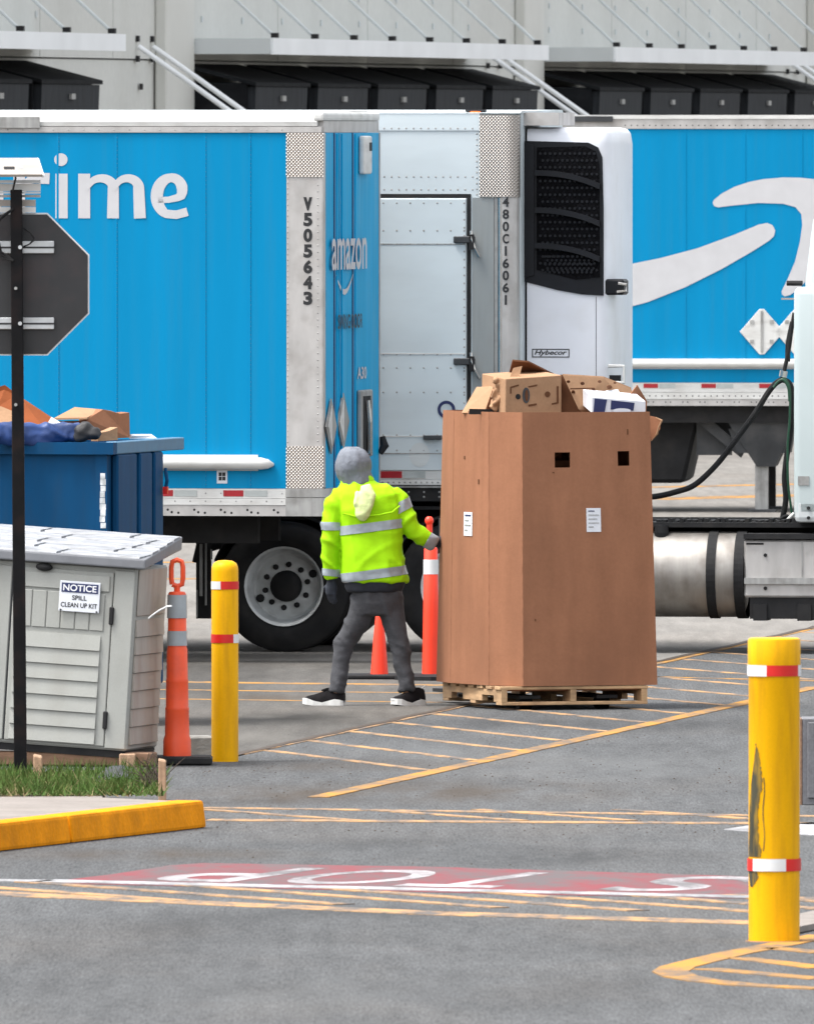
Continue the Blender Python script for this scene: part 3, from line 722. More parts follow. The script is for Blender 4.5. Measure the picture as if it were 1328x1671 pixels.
rd = box('dark_roof_patch', M_alud, A, -LA, xa(66), -.034, -.0225, za(208), za(190))
# corner post with plates
box('corner_post', M_alu, A, xs + .002, .0275, -.010, .10, za(797), z_bt, bevel=.012, seg=2)
box('tread_plate', M_tread, A, xs + .002, .0265, -.016, -.0105, za(288), z_bt)
box('tread_plate', M_tread, A, xs + .002, .0265, -.016, -.0105, za(797), za(728))
bc_ = MB()
P = []
for k in range(8):
    a = R(90) * k / 7
    P.append((.05 + .09 * math.sin(a) - .05, -.022 + .09 - .09 * math.cos(a)))
prof = [(xs, -.022)] + P
bc_ = MB(); n_ = len(prof)
for (zz0, zz1, out) in ((za(842), za(812), 0), (za(811), za(797), -.012)):
    bc_.add([(p[0], p[1] - out * 0, zz0) for p in prof] + [(p[0], p[1], zz1) for p in prof], [(i, i + 1, n_ + i + 1, n_ + i) for i in range(n_ - 1)])
bc_.build('corner_bumper', M_alud, A)
box('rear_sill', M_alud, A, .0, .05, .09, WA, za(842), za(797))
# lower rails and reflectors
box('tape_rail', M_whitealu, A, -LA, xs, -.010, .029, za(813), za(797.5))
box('lower_rail', M_whitealu, A, -LA, xs, -.020, .029, za(824), za(813.5))
box('bottom_rail', M_alu, A, -LA, xs, -.014, .029, za(842), za(824.5))
tape_row(A, -LA, xs - .1, za(810), za(800), -.0102, .53, xa(365))
holes = []
x = xs - .06
while x > -4:
    holes += [(x, -.0142, za(836)), (x - .03, -.0142, za(832)), (x - .03 - .12, -.0142, za(837))]; x -= .2
rivets(holes, (0, -1, 0), .010, A, M_dark, .2)
rv = []
x = xs - .03
while x > -6: rv += [(x, -.0125, za(211)), (x, -.0105, za(805)), (x, -.0205, za(818))]; x -= .115
rv += [(xs + .014, -.0165, za(y)) for y in range(226, 795, 9)] + [(-.014, -.0105, za(y)) for y in range(290, 728, 11)]
for px in (190, 335, 95, 408):
    rv += [(xa(px), -.0005, za(y)) for y in range(224, 795, 7)]
rivets(rv, (0, -1, 0), .0065, A, M_alud, .5)
for px in (335, 190, 95, 408, -40):
    box('panel_joint', M_blue, A, xa(px) - .012, xa(px) + .004, -.004, 0.0, z_bb, z_bt)
# rub rail
xr = xa(428)
MB().tube([(-LA, -.05, za(756)), (xr, -.05, za(756)), (xr + .05, -.03, za(757)), (xr + .085, -.008, za(758))], [.045, .045, .035, .012], 12).build('rub_rail', M_whitealu, A, smooth=True)
box('rub_rail_plate', M_whitealu, A, -LA, xr - .03, -.012, -.001, za(768), za(742))
st = box('side_sticker', M_paper, A, xa(354), xa(371), -.004, -.001, za(789), za(768))
for k in range(4):
    box('sticker_print', M_black_print, st, xa(357 + (k % 2) * 6), xa(362 + (k % 2) * 6), -.006, -.0042, za(777 + 7 * (k // 2)), za(771 + 7 * (k // 2)))
# lettering
sx0, sx1 = xa(-62, 320), xa(310, 320)
zb, zt = za(413), za(252)
def side_uv(x0, x1, z0, z1, y=-.003):
    return lambda u, v: (x0 + (x1 - x0) * u, y, z0 + (z1 - z0) * v)
# word drawn as strokes so the letters keep their broad rounded shape
zb_, xh = za(355.5), za(283) - za(355.5)
wk = xa(117) - xa(98)          # stroke width ~ 19 px
def dbox(px0, py0, px1, py1, nm='brand_letter'):
    return box(nm, M_decal, A, xa(px0), xa(px1), -.003, -.0012, za(py1), za(py0))
def stroke_poly(pts, w, nm='brand_letter'):
    mb = MB(); n = len(pts); L, Rr = [], []
    ww = w if isinstance(w, list) else [w] * n
    for i, p in enumerate(pts):
        a = pts[max(i - 1, 0)]; b = pts[min(i + 1, n - 1)]
        dx, dy = b[0] - a[0], b[1] - a[1]; l_ = math.hypot(dx, dy) or 1
        nx, ny = -dy / l_ * ww[i] / 2, dx / l_ * ww[i] / 2
        L.append((xa(p[0] + nx), -.003, za(p[1] + ny))); Rr.append((xa(p[0] - nx), -.003, za(p[1] - ny)))
    mb.add(L + Rr, [(i, i + 1, n + i + 1, n + i) for i in range(n - 1)])
    return mb
dbox(90.5, 283, 110.5, 356)                                     # i
mb = MB(); mb.add([(xa(99.5 + 11 * math.cos(t)), -.003, za(260 - 10.5 * math.sin(t))) for t in [k * math.pi / 9 for k in range(18)]], [tuple(range(18))]); mb.build('brand_letter', M_decal, A)
arc = lambda cx_, cy_, rx, ry, a0, a1, n=16: [(cx_ + rx * math.cos(R(a0 + (a1 - a0) * i / n)), cy_ - ry * math.sin(R(a0 + (a1 - a0) * i / n))) for i in range(n + 1)]
m1 = stroke_poly([(137.5, 356), (137.5, 283)], 19.5)
for (o_, xr_) in ((0, 182), (46, 226)):
    pp = [(138 + o_, 310)] + arc(165 + o_ if o_ == 0 else 208, 306, 20 if o_ == 0 else 18.5, 15.5, 150, 0) + [(xr_ + 2.5, 356)]
    ww = [8] + [10 + 8 * i / 16 for i in range(17)] + [19.5]
    s2 = stroke_poly(pp, ww); m1.add([(v[0], v[1] - .0012 * (1 + (o_ > 0)), v[2]) for v in s2.v], s2.f)
m1.build('brand_letter', M_decal, A)
e_ = stroke_poly([(258, 326), (275, 325.5), (290, 322)] + arc(280, 309, 17.5, 19.5, -30, 90, 8) + arc(280, 320, 24, 30.5, 95, 250, 16) + [(288, 350), (306, 345)], [10, 10, 12] + [18 - 4 * abs(i - 3) / 6 for i in range(9)] + [14 + 6 * math.sin(math.pi * i / 16) for i in range(17)] + [14, 14])
e_.build('brand_letter', M_decal, A)
dbox(22, 283, 41, 356)                                          # r
stroke_poly([(38, 312)] + arc(62, 308, 22, 18, 160, 80, 8) + [(81, 291)], [8] + [10 + k for k in range(9)] + [18]).build('brand_letter', M_decal, A)
dbox(-62, 283, -43, 384)
pb = stroke_poly(arc(-27, 320, 24, 28, 150, -150, 24), 18); pb.build('brand_letter', M_decal, A)
# serial number down the post
ser = 'V505643'
for i, ch in enumerate(ser):
    yc = 332 + i * 25.7
    lettering('serial_letter', ch, M_black_print, A, (lambda y0: lambda u, v: (xa(495.5) + (xa(510) - xa(495.5)) * u, -.0125, za(y0 + 11) + (za(y0 - 11) - za(y0 + 11)) * v))(yc), bold=.09 if ch == 'V' else .05)
# rear door
rear = lambda px, py: FA.hit(px, py, 0, .03)
ry = lambda px: rear(px, 400)[1]
rz = lambda py: rear(565, py)[2]
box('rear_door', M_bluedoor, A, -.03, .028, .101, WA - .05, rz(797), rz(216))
box('rear_header', M_alu, A, -.03, .02, .05, WA, rz(215.5), rz(197))
box('rear_cap', M_whitealu, A, -.05, .03, -.013, WA, rz(196.8), rz(183), bevel=.02, seg=2)
box('rear_far_post', M_alu, A, -.06, .034, WA - .048, WA, rz(797), rz(216))
for px in (545, 575, 553):
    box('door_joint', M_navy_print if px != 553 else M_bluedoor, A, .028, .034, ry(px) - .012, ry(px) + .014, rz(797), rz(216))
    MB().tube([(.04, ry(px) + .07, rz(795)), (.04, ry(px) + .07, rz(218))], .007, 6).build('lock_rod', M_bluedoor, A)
lampp = MB().box(.03, .075, ry(585), ry(598), rz(284), rz(221)).build('door_vent_box', M_whitealu, A, bevel=.03, seg=3)
box('vent_slot', M_dark, lampp, .0752, .078, ry(593), ry(597), rz(246), rz(232))
lettering('brand_letter', 'amazon', M_decal, A, lambda u, v: (.052, ry(537) + (ry(594) - ry(537)) * u, rz(440) + (rz(388) - rz(440)) * v), bold=.015)
sm = MB(); L, Q = [], []
for i in range(15):
    t = i / 14; px = 547 + 28 * t; yv = 447 + 26 * math.sin(math.pi * t); w = 1.5 + 6 * math.sin(math.pi * t)
    L.append((.036, ry(px), rz(yv - w * .2))); Q.append((.036, ry(px), rz(yv + w)))
sm.add(L + Q, [(i, i + 1, 16 + i, 15 + i) for i in range(14)]); sm.build('brand_smile', M_decal, A)
lettering('door_wording', 'SWING DOOR', M_black_print, A, lambda u, v: (.052, ry(547) + (ry(587) - ry(547)) * u, rz(536) + (rz(512) - rz(536)) * v), bold=.02)
lettering('door_wording', 'A30', M_decal, A, lambda u, v: (.036, ry(582) + (ry(597) - ry(582)) * u, rz(620) + (rz(600) - rz(620)) * v), bold=.02)
for (c, yc, hw, hh) in ((537.5, 693, 8.5, 45), (557, 687, 9.5, 47)):
    pl = MB().prism([(.036, ry(c - hw), rz(yc)), (.036, ry(c), rz(yc - hh)), (.036, ry(c + hw), rz(yc)), (.036, ry(c), rz(yc + hh))], (.012, 0, 0)).build('placard_holder', M_alud, A)
    MB().prism([(.049, ry(c - hw * .75), rz(yc)), (.049, ry(c), rz(yc - hh * .75)), (.049, ry(c), rz(yc + hh * .75))], (.004, 0, 0)).build('placard_flap', M_whitealu, pl)
lb = box('latch_box', M_alud, A, .03, .07, ry(582), ry(600), rz(748), rz(638), bevel=.01)
box('latch_recess', M_dark, lb, .0702, .074, ry(584), ry(596), rz(745), rz(648))
MB().tube([(.09, ry(590), rz(742)), (.10, ry(588), rz(690)), (.085, ry(588), rz(655))], .018, 6).build('latch_handle', M_chrome, lb)
MB().tube([(.04, WA - .05, rz(745)), (.07, WA - .03, rz(733)), (.05, WA - .02, rz(718))], [.022, .035, .022], 8).build('door_holdback', M_rubber, A)
# chassis and wheels (to the left, behind the bin)
for yy in (.75, 1.65): box('chassis_rail', M_dark, A, -LA, -.6, yy, yy + .1, za(842) - .22, za(835) - .002)
for k in range(24): box('cross_member', M_dark, A, -LA + .3 + k * .58, -LA + .36 + k * .58, .08, WA - .08, za(842) - .02, za(835) - .001)
for xw in (-2.95, -4.2):
    wheel('wheel', A, xw, .02)
    for yy in (WA - .58,): MB().lathe([(.3, 0), (.48, .01), (.5, .05), (.5, .55), (.3, .57)], (xw, yy, .5), (0, 1, 0), 32, False).build('tyre', M_rubber, A, smooth=True)
    MB().tube([(xw, .3, .5), (xw, WA - .3, .5)], .07, 8).build('axle', M_dark, A)
for yy in (.35, WA - .42): box('landing_leg', M_chassis2, A, -LA + 2.6, -LA + 2.75, yy, yy + .12, 0, za(842))

# ------------------------------------------------------------------ trailer B: white refrigerated trailer, and its tractor
FB = Frame(845, 139.2, 7.8)
B = thing('refrigerated_trailer', 'white refrigerated trailer with side door and black grilled cooling unit on its nose', 'trailer'); FB.put(B)
zbf = lambda py: FB.hit(700, py)[2]
xbf = lambda px, py=450: FB.hit(px, py)[0]
LB, WB = 14.2, 2.55
xp = xbf(783); xq = xbf(768)
box('side_panel', M_wside, B, -LB, xp, 0, .03, zbf(790), zbf(213))
box('trailer_body', M_wside, B, -LB + .02, -.02, .031, WB, zbf(812), zbf(184))
box('top_band', M_wside, B, -LB, xp, -.008, .03, zbf(212.5), zbf(184))
MB().prism([(-LB, -.012, zbf(184)), (-LB, .05, zbf(180)), (-LB, WB - .05, zbf(178)), (-LB, WB, zbf(184))], (LB + .02, 0, 0)).build('roof', M_wside, B)
# side door with dark gasket
xd0, xd1 = xbf(440), xbf(762)
gk = MB(); zd0, zd1 = zbf(768), zbf(322)
gk.box(xd0 - .03, xd1 + .03, -.006, -.0005, zd1 - .002, zd1 + .028).box(xd1, xd1 + .03, -.006, -.0005, zd0, zd1 - .003)
dr = box('side_door', M_wside, B, xd0, xd1 - .004, -.02, -.001, zd0, zd1 - .006, bevel=.006)
gk.build('door_gasket', M_dark, dr)
rvw = []
def rowx(py, y, x0p=615, x1p=783, step=12):
    return [(xbf(p), y, zbf(py)) for p in range(x0p, x1p, step)]
rvw += rowx(209, -.0085) + rowx(288, -.0005) + rowx(309, -.0005)
for py in (331, 376, 398, 578, 600, 640, 710, 735): rvw += [(xbf(p), -.0205, zbf(py)) for p in range(626, 760, 22)]
rvw += [(xbf(778), -.0005, zbf(y)) for y in range(218, 318, 9)] + [(xbf(758), -.0205, zbf(y)) for y in range(345, 760, 13)]
rivets(rvw, (0, -1, 0), .008, B, M_alud, .4)
for py in (398, 577, 712, 740):
    box('door_seam', M_alud if py in (398, 740) else M_whitealu, dr, xd0 + .01, xd1 - .02, -.0225, -.0203, zbf(py + 1), zbf(py - 1))
for py in (390, 589):
    hg = box('door_hinge', M_chassis2, dr, xbf(741), xbf(776), -.045, -.0204, zbf(py + 6), zbf(py - 5), bevel=.006)
    MB().tube([(xbf(770), -.05, zbf(py - 14)), (xbf(771), -.055, zbf(py)), (xbf(776), -.05, zbf(py + 14)), (xbf(783), -.03, zbf(py + 28))], .012, 8).build('hinge_strap', M_chrome, hg)
    box('hinge_pin', M_rubber, hg, xbf(767), xbf(775), -.065, -.0455, zbf(py + 17), zbf(py - 8))
sm_ = MB(); sm_.add([(xbf(685 + 17 * math.cos(t)), -.0215, zbf(742 - 20 * math.sin(t))) for t in [k * math.pi / 8 for k in range(16)]], [tuple(range(16))])
sm_.build('round_vent_cover', M_canopyu, dr)
box('door_latch', M_chassis2, dr, xbf(692), xbf(722), -.07, -.0204, zbf(717), zbf(710), bevel=.004)
ring = MB(); nn_ = 36
for (r0, r1, dd) in ((9.5, 14.5, 0),):
    ring.add([(xbf(729 + r_ * math.cos(a)), -.026, zbf(668 - r_ * math.sin(a))) for r_ in (r0, r1) for a in [k * 2 * math.pi / nn_ for k in range(nn_)]], [(k, (k + 1) % nn_, nn_ + (k + 1) % nn_, nn_ + k) for k in range(nn_)])
ring.build('round_emblem', M_navy_print, dr)
# front corner of the trailer
box('front_post', M_postgrey, B, xbf(771), xbf(806), -.012, .04, zbf(790), zbf(322))
box('front_post_groove', M_alud, B, xbf(806.5), xbf(812), -.006, .04, zbf(790), zbf(322))
MB().tube([(xbf(816), .0, zbf(790)), (xbf(816), .0, zbf(322))], .018, 8).build('corner_trim', M_chrome, B)
cz = MB(); P = [(xbf(819), -.014)] + [(-.09 + .09 * math.sin(R(90) * k / 6), .076 - .09 * math.cos(R(90) * k / 6)) for k in range(7)]
cz.add([(p[0], p[1], zbf(790)) for p in P] + [(p[0], p[1], zbf(205)) for p in P], [(i, i + 1, len(P) + i + 1, len(P) + i) for i in range(len(P) - 1)])
cz.build('corner_post', M_alu, B)
P2 = [(xp, -.020)] + [(-.082 + .09 * math.sin(R(90) * k / 6), .068 - .09 * math.cos(R(90) * k / 6)) for k in range(7)]
tz = MB(); tz.add([(p[0], p[1], zbf(321)) for p in P2] + [(p[0], p[1], zbf(187)) for p in P2], [(i, i + 1, len(P2) + i + 1, len(P2) + i) for i in range(len(P2) - 1)])
tz.build('tread_plate', M_tread, B)
for i, ch in enumerate('480C16061'):
    yc = 329 + i * 20
    wl_ = .35 if ch == '1' else 1.0
    lettering('serial_letter', ch, M_black_print, B, (lambda y0, wl_=wl_: lambda u, v: (xbf(825.7) + (xbf(831) - xbf(820.5)) * (u - .5) * wl_, -.0195, zbf(y0 + 8) + (zbf(y0 - 8) - zbf(y0 + 8)) * v))(yc), bold=.03)
box('nose_wall', M_wside, B, -.018, .012, .09, WB, zbf(812), zbf(184))
box('nose_cap', M_alu, B, -.05, .28, .25, 1.2, zbf(204), zbf(183))
mk = box('roof_marker', M_orange_lamp, B, xbf(767), xbf(783), .0, .06, zbf(184) + .002, zbf(179), bevel=.008)
box('marker_base', M_chassis2, mk, xbf(759), xbf(792), .0, .07, zbf(181), zbf(182.5) + .02)
# lower rails
box('tape_rail', M_whitealu, B, -LB, xp, -.010, .029, zbf(782), zbf(767))
box('bottom_rail', M_whitealu, B, -LB, xp, -.014, .029, zbf(791), zbf(782.5))
box('subframe_rail', M_dark, B, -LB, -.02, .02, .10, zbf(818), zbf(791.5))
box('subframe_lip', M_alud, B, -LB, -.02, -.002, .0195, zbf(796), zbf(792.5))
tape_row(B, -LB, xp - .05, zbf(780), zbf(769), -.0102, .6, xbf(620), .17)
rivets([(xbf(p), -.0145, zbf(787)) for p in range(616, 783, 9)] + [(xbf(p), .0195, zbf(y)) for p in range(616, 783, 25) for y in (803, 811)], (0, -1, 0), .009, B, M_alud, .4)
# cooling unit
xu0, xu1 = .03, FB.hit(985, 400, 1, .32)[0]
yu = .30
zu = lambda py: FB.hit(915, py, 1, yu)[2]
xu = lambda px: FB.hit(px, 400, 1, yu)[0]
WU = 1.45
un = MB()
prof = [(xu0, yu), (xu(975), yu), (xu(985), yu + .012), (xu(992), yu + .05), (xu(996), yu + .14), (xu(996) + .005, yu + .4), (xu(996) + .005, yu + WU / 2), (xu(996), yu + WU - .1), (xu(985), yu + WU), (xu0, yu + WU)]
ztop = zu(207)
rings = []
for (zz, sh) in ((zu(640), 0), (zu(470), 0), (zu(235), 0), (zu(217), .012), (zu(210), .035), (zu(207), .09)):
    rings.append([Vector((max(xu0, p[0] - sh) if p[0] > xu0 else p[0], p[1] + (sh if p[1] < yu + .5 else -sh), zz)) for p in prof])
un.loft(rings, True)
unit = un.build('cooling_unit', M_reefer, B, smooth=True)
def upoly(pts, y, d, name, m, bevel=0):
    return MB().prism([(xu(p[0]), y, zu(p[1])) for p in pts], (0, d, 0)).build(name, m, unit, bevel)
upoly([(847, 229), (960, 232), (976, 240), (983, 256), (985, 340), (985, 482), (950, 480), (910, 473), (847, 457)], yu - .012, .011, 'grille_panel', M_grille)
upoly([(876, 240), (955, 238), (972, 246), (978, 268), (979, 452), (940, 456), (876, 440)], yu - .018, .0055, 'grille_mesh', M_mesh)
for yb in (277, 338, 396):
    top = [(873 + 106 * i / 10, yb + 22 * (i / 10) ** 2.2) for i in range(11)]
    upoly(top + [(p[0], p[1] + 9) for p in top[::-1]], yu - .055, .036, 'grille_bar', M_grille)
gm2 = MB()
for j in range(18):
    for i in range(12):
        px, py = 882 + i * 8 + (j % 2) * 4, 250 + j * 11.2
        gm2.tube([(xu(px), yu - .0185, zu(py)), (xu(px), yu - .0215, zu(py))], .011, 6)
for j in range(5):
    for i in range(11):
        px, py = 890 + i * 7.5 + (j % 2) * 3.7, 418 + j * 6.5
        gm2.tube([(xu(px), yu - .0185, zu(py)), (xu(px), yu - .026, zu(py))], .010, 6)
o = gm2.build('grille_studs', M_grille, unit); o['kind'] = 'stuff'
upoly([(847, 230), (872, 236), (872, 448), (847, 456)], yu - .03, .0175, 'grille_edge', M_grille)
fr_ = MB()
for (a, b, c, d) in ((868, 569, 929, 570.5), (868, 581.5, 929, 583), (868, 569, 869.5, 583), (927.5, 569, 929, 583)):
    fr_.box(xu(a), xu(c), yu - .004, yu - .0012, zu(d), zu(b))
fr_.build('badge_frame', M_chassis2, unit)
lettering('unit_badge', 'Hybecor', M_black_print, unit, lambda u, v: (xu(872) + (xu(925) - xu(872)) * u, yu - .004, zu(581) + (zu(571) - zu(581)) * v), bold=.02, shear=.3)
box('unit_split', M_chassis2, unit, xu(972), xu(973), yu - .0015, yu - .0002, zu(640), zu(484))
ux = xu(996)
cl = MB().box(xu(984), ux + .10, yu + .02, yu + .3, zu(481), zu(455)).build('bumper_clip', M_grille, unit, bevel=.015)
MB().tube([(ux + .06, yu - .01, zu(462)), (ux + .12, yu - .01, zu(464)), (ux + .12, yu - .01, zu(474)), (ux + .05, yu - .01, zu(476))], .012, 6).build('clip_latch', M_chrome, cl)
hb = MB().tube([(ux - .02, yu + .02, zu(597)), (ux + .10, yu + .02, zu(597)), (ux + .10, yu + .02, zu(624)), (ux - .02, yu + .02, zu(624))], .014, 6).build('unit_handle', M_whitealu, unit)
box('handle_gasket', M_dark, hb, ux - .03, ux + .07, yu + .06, yu + .09, zu(628), zu(612))
box('unit_gap', M_dark, B, .0125, xu0 - .001, yu + .03, yu + WU - .03, zu(640), zu(210))
# trailer underside and rear wheels far to the left
for yy in (.8, 1.6): box('chassis_rail', M_dark, B, -LB + .2, -.5, yy, yy + .1, zbf(818) - .05, zbf(812) - .002)
for xw in (-LB + 1.2, -LB + 2.45): wheel('wheel', B, xw, .02)

# tractor
T = thing('tractor_unit', 'white tractor unit facing right with grey tank, coupled under the refrigerated trailer', 'truck'); FB.put(T)
zT = lambda py, c=0.0: FB.hit(900, py, 1, c)[2]
xT = lambda px, c=0.0: FB.hit(px, 900, 1, c)[0]
for px in (462, 750):
    wheel('drive_wheel', T, xT(px), .02)
    MB().lathe([(.3, 0), (.48, .01), (.5, .05), (.5, .55), (.3, .57)], (xT(px), WB - .6, .5), (0, 1, 0), 32, False).build('far_tyre', M_rubber, T, smooth=True)
    MB().tube([(xT(px), .4, .5), (xT(px), WB - .4, .5)], .1, 10).build('axle', M_dark, T)
# fenders over the duals, suspension mass
fn = MB()
for px in (462, 750):
    P = [(xT(px) + .57 * math.cos(R(a)), .5 + .545 * math.sin(R(a))) for a in range(20, 161, 14)]
    for (a, b) in zip(P, P[1:]):
        fn.hexa([(a[0], .05, a[1]), (b[0], .05, b[1]), (b[0], .62, b[1]), (a[0], .62, a[1])], [(a[0], .05, a[1] + .02), (b[0], .05, b[1] + .02), (b[0], .62, b[1] + .02), (a[0], .62, a[1] + .02)])
fn.build('fender', M_dark, T)
box('frame_rail', M_dark, T, xT(345), xT(1340), .84, .93, .72, 1.00)
box('frame_rail', M_dark, T, xT(345), xT(1340), 1.62, 1.71, .72, 1.00)
box('rear_crossmember', M_dark, T, xT(345), xT(355), .4, 2.1, .74, .98)
box('wheel_guard', M_dark, T, xT(356), xT(800), .66, .70, .42, 1.10)
box('guard_top', M_dark, T, xT(356), xT(800), .08, .66, 1.085, 1.11)
box('suspension_block', M_dark, T, xT(420), xT(790), .70, 1.8, .36, .74)
box('fifth_wheel', M_dark, T, xT(560), xT(680), .75, 1.8, 1.02, 1.14, bevel=.03)
box('fender_bar', M_dark, T, xT(352), xT(560), .08, .6, zT(850), zT(843), bevel=.004)
MB().hexa([(xT(325), .1, zT(905)), (xT(360), .1, zT(895)), (xT(360), .62, zT(895)), (xT(325), .62, zT(905))], [(xT(332), .1, zT(862)), (xT(372), .1, zT(850)), (xT(372), .62, zT(850)), (xT(332), .62, zT(862))]).build('flap_bracket', M_dark, T)
mf = box('mud_flap', M_dark, T, xT(318), xT(342), .06, .10, zT(1012), zT(862))
for (p0, p1, y0, y1) in ((324, 329, 890, 975), (333, 336, 888, 990), (342, 345, 898, 915), (319, 321, 965, 1010)):
    box('flap_trim', M_alud, mf, xT(p0), xT(p1), .045, .0595, zT(y1), zT(y0))
MB().tube([(xT(330), .08, zT(862)), (xT(322), .08, zT(890)), (xT(315), .08, zT(920))], .02, 6).build('flap_arm', M_dark, mf)
box('mud_flap', M_dark, T, xT(318), xT(342), 1.9, 2.5, zT(1012), zT(862))
# fuel tank
tr = (zT(868) - zT(1008)) / 2; tzc = (zT(868) + zT(1008)) / 2; tyc = .02 + tr
tx0, tx1 = xT(1000), xT(1208)
tk = MB().lathe([(0, 0), (tr * .8, 0), (tr * .97, .02), (tr, .05), (tr, tx1 - tx0 - .05), (tr * .97, tx1 - tx0 - .02), (tr * .8, tx1 - tx0), (0, tx1 - tx0)], (tx0, tyc, tzc), (1, 0, 0), 48, True).build('fuel_tank', M_tank, T, smooth=True)
def strap(px, w, mm=M_rubber):
    MB().lathe([(tr + .001, 0), (tr + .011, 0), (tr + .011, w), (tr + .001, w)], (xT(px), tyc, tzc), (1, 0, 0), 48, False).build('tank_strap', mm, tk)
strap(1151, .07); strap(1196, .075); strap(1040, .07)
MB().lathe([(.0, .06), (.05, .06), (.055, .0), (.05, -.05)], (xT(1073), tyc - tr * .35, tzc + tr * .97), (0, 0, 1), 14, False).build('filler_cap', M_dark, tk)
# deck and step box
box('deck_plate', M_dark, T, xT(1000), xT(1345), .25, 1.9, zT(861), zT(853))
dk = MB()
for k in range(26):
    x = xT(1062) + k * .045
    dk.box(x, x + .03, .30 + .06 * random.random(), .55, zT(853) + .001, zT(853) + random.uniform(.006, .03))
dk.build('deck_cleats', M_dark, T)['kind'] = 'stuff'
sb = box('step_box', M_alu, T, xT(1213), xT(1420), .03, .5, zT(974), zT(880), bevel=.015)
box('step_lip', M_dark, sb, xT(1213), xT(1420), .0, .5, zT(878.5), zT(870))
box('step_rail', M_alud, sb, xT(1214), xT(1420), .005, .0285, zT(952), zT(942))
for py in (905, 959): MB().tube([(xT(1248), .03, zT(py)), (xT(1248), .018, zT(py))], .014, 8).build('step_bolt', M_dark, sb)
box('step_joint', M_alud, sb, xT(1307), xT(1309), .022, .0295, zT(940), zT(882))
box('maker_strip', M_dark, sb, xT(1217), xT(1245), .026, .0295, zT(888), zT(885))
box('under_step', M_dark, T, xT(1222), xT(1420), .05, .6, zT(1009), zT(975))
for px in (1228, 1300): box('under_bracket', M_dark, T, xT(px), xT(px + 22), .03, .3, zT(1012), zT(985))
# cab
zc = lambda py: FB.hit(1310, py, 1, .05)[2]
xc = lambda px: FB.hit(px, 600, 1, .05)[0]
cx0 = xc(1294)
cb = MB().box(cx0, cx0 + 1.55, .05, 2.5, zc(848), zc(468)).build('cab', M_cab, T, bevel=.06, seg=3, smooth=True)
MB().hexa([(cx0 + .07, .12, zc(468) - .03), (cx0 + 1.3, .12, zc(468) - .03), (cx0 + 1.3, 2.43, zc(468) - .03), (cx0 + .07, 2.43, zc(468) - .03)], [(cx0 + .13, .2, zc(352)), (cx0 + .8, .3, zc(352)), (cx0 + .8, 2.3, zc(352)), (cx0 + .13, 2.35, zc(352))]).build('roof_fairing', M_cab, cb, bevel=.06, seg=3, smooth=True)
box('cab_window', M_grille, cb, cx0 + .45, cx0 + 1.35, .044, .0495, zc(640), zc(500))
box('cab_vent', M_alud, cb, xc(1302), xc(1320), .042, .0495, zc(792), zc(777))
box('cab_foot', M_canopyu, T, xT(1297, .1), xT(1420, .1), .05, .4, zT(852), zT(813), bevel=.04, seg=2)
for py in (828, 844): MB().tube([(xT(1318), .05, zT(py)), (xT(1318), .03, zT(py))], .013, 8).build('foot_bolt', M_dark, T)
MB().hexa([(cx0 + 1.56, .3, .9), (cx0 + 3.2, .55, .85), (cx0 + 3.2, 2.0, .85), (cx0 + 1.56, 2.25, .9)], [(cx0 + 1.56, .35, 2.0), (cx0 + 3.1, .65, 1.65), (cx0 + 3.1, 1.9, 1.65), (cx0 + 1.56, 2.2, 2.0)]).build('bonnet', M_cab, T, bevel=.06, seg=3, smooth=True)
wheel('front_wheel', T, cx0 + 2.35, .1, dual=False)
MB().lathe([(.3, 0), (.48, .01), (.5, .05), (.5, .25), (.3, .27)], (cx0 + 2.35, 2.15, .5), (0, 1, 0), 32, False).build('far_tyre', M_rubber, T, smooth=True)
hk = MB().tube([(cx0 - .06, .15, zc(462)), (cx0 + .06, .15, zc(462))], .02, 8).build('cab_hook', M_dark, T)
box('hook_plate', M_chrome, hk, cx0 - .10, cx0 + .04, .13, .17, zc(489), zc(486))
# air and power lines
def hose(P, r, m, Yc, name='air_hose'):
    pts = [FB.hit(p[0], p[1], 1, Yc) for p in P]
    out = []
    for i in range(len(pts) - 1):
        p0, p1, p2, p3 = pts[max(i - 1, 0)], pts[i], pts[i + 1], pts[min(i + 2, len(pts) - 1)]
        for k in range(6):
            t = k / 6
            out.append(.5 * ((2 * p1) + (p2 - p0) * t + (2 * p0 - 5 * p1 + 4 * p2 - p3) * t * t + (3 * p1 - p0 - 3 * p2 + p3) * t ** 3))
    out.append(pts[-1])
    return MB().tube(out, r, 8).build(name, m, T, smooth=True)
M_green = mat('green_hose', (0.008, 0.06, 0.028), .5)
hose([(900, 806), (1000, 812), (1062, 811), (1105, 802), (1135, 790), (1170, 757), (1200, 718), (1232, 674), (1252, 642), (1265, 626), (1276, 619)], .022, M_rubber, 1.0)
hose([(1276, 619), (1288, 626), (1293, 650), (1290, 700), (1284, 740), (1280, 780), (1282, 815), (1276, 850)], .022, M_rubber, 1.0)
hose([(1276, 617), (1284, 622), (1289, 640), (1288, 690), (1285, 730), (1286, 790), (1292, 838)], .009, M_green, .95)
hose([(1262, 632), (1270, 622), (1278, 620), (1286, 632), (1288, 655)], .010, M_green, .92)
hose([(1276, 618), (1281, 598), (1287, 570), (1291, 540), (1296, 510)], .016, M_rubber, 1.0)
hose([(1293, 525), (1286, 560), (1285, 590)], .02, M_rubber, 1.02)
hose([(1279, 605), (1277, 615)], .03, M_chrome, .98, 'hose_clamp')
hose([(1290, 850), (1284, 842), (1272, 848), (1262, 856)], .014, M_rubber, .9)
hose([(1296, 838), (1288, 846), (1280, 856)], .016, M_whitealu, .6)

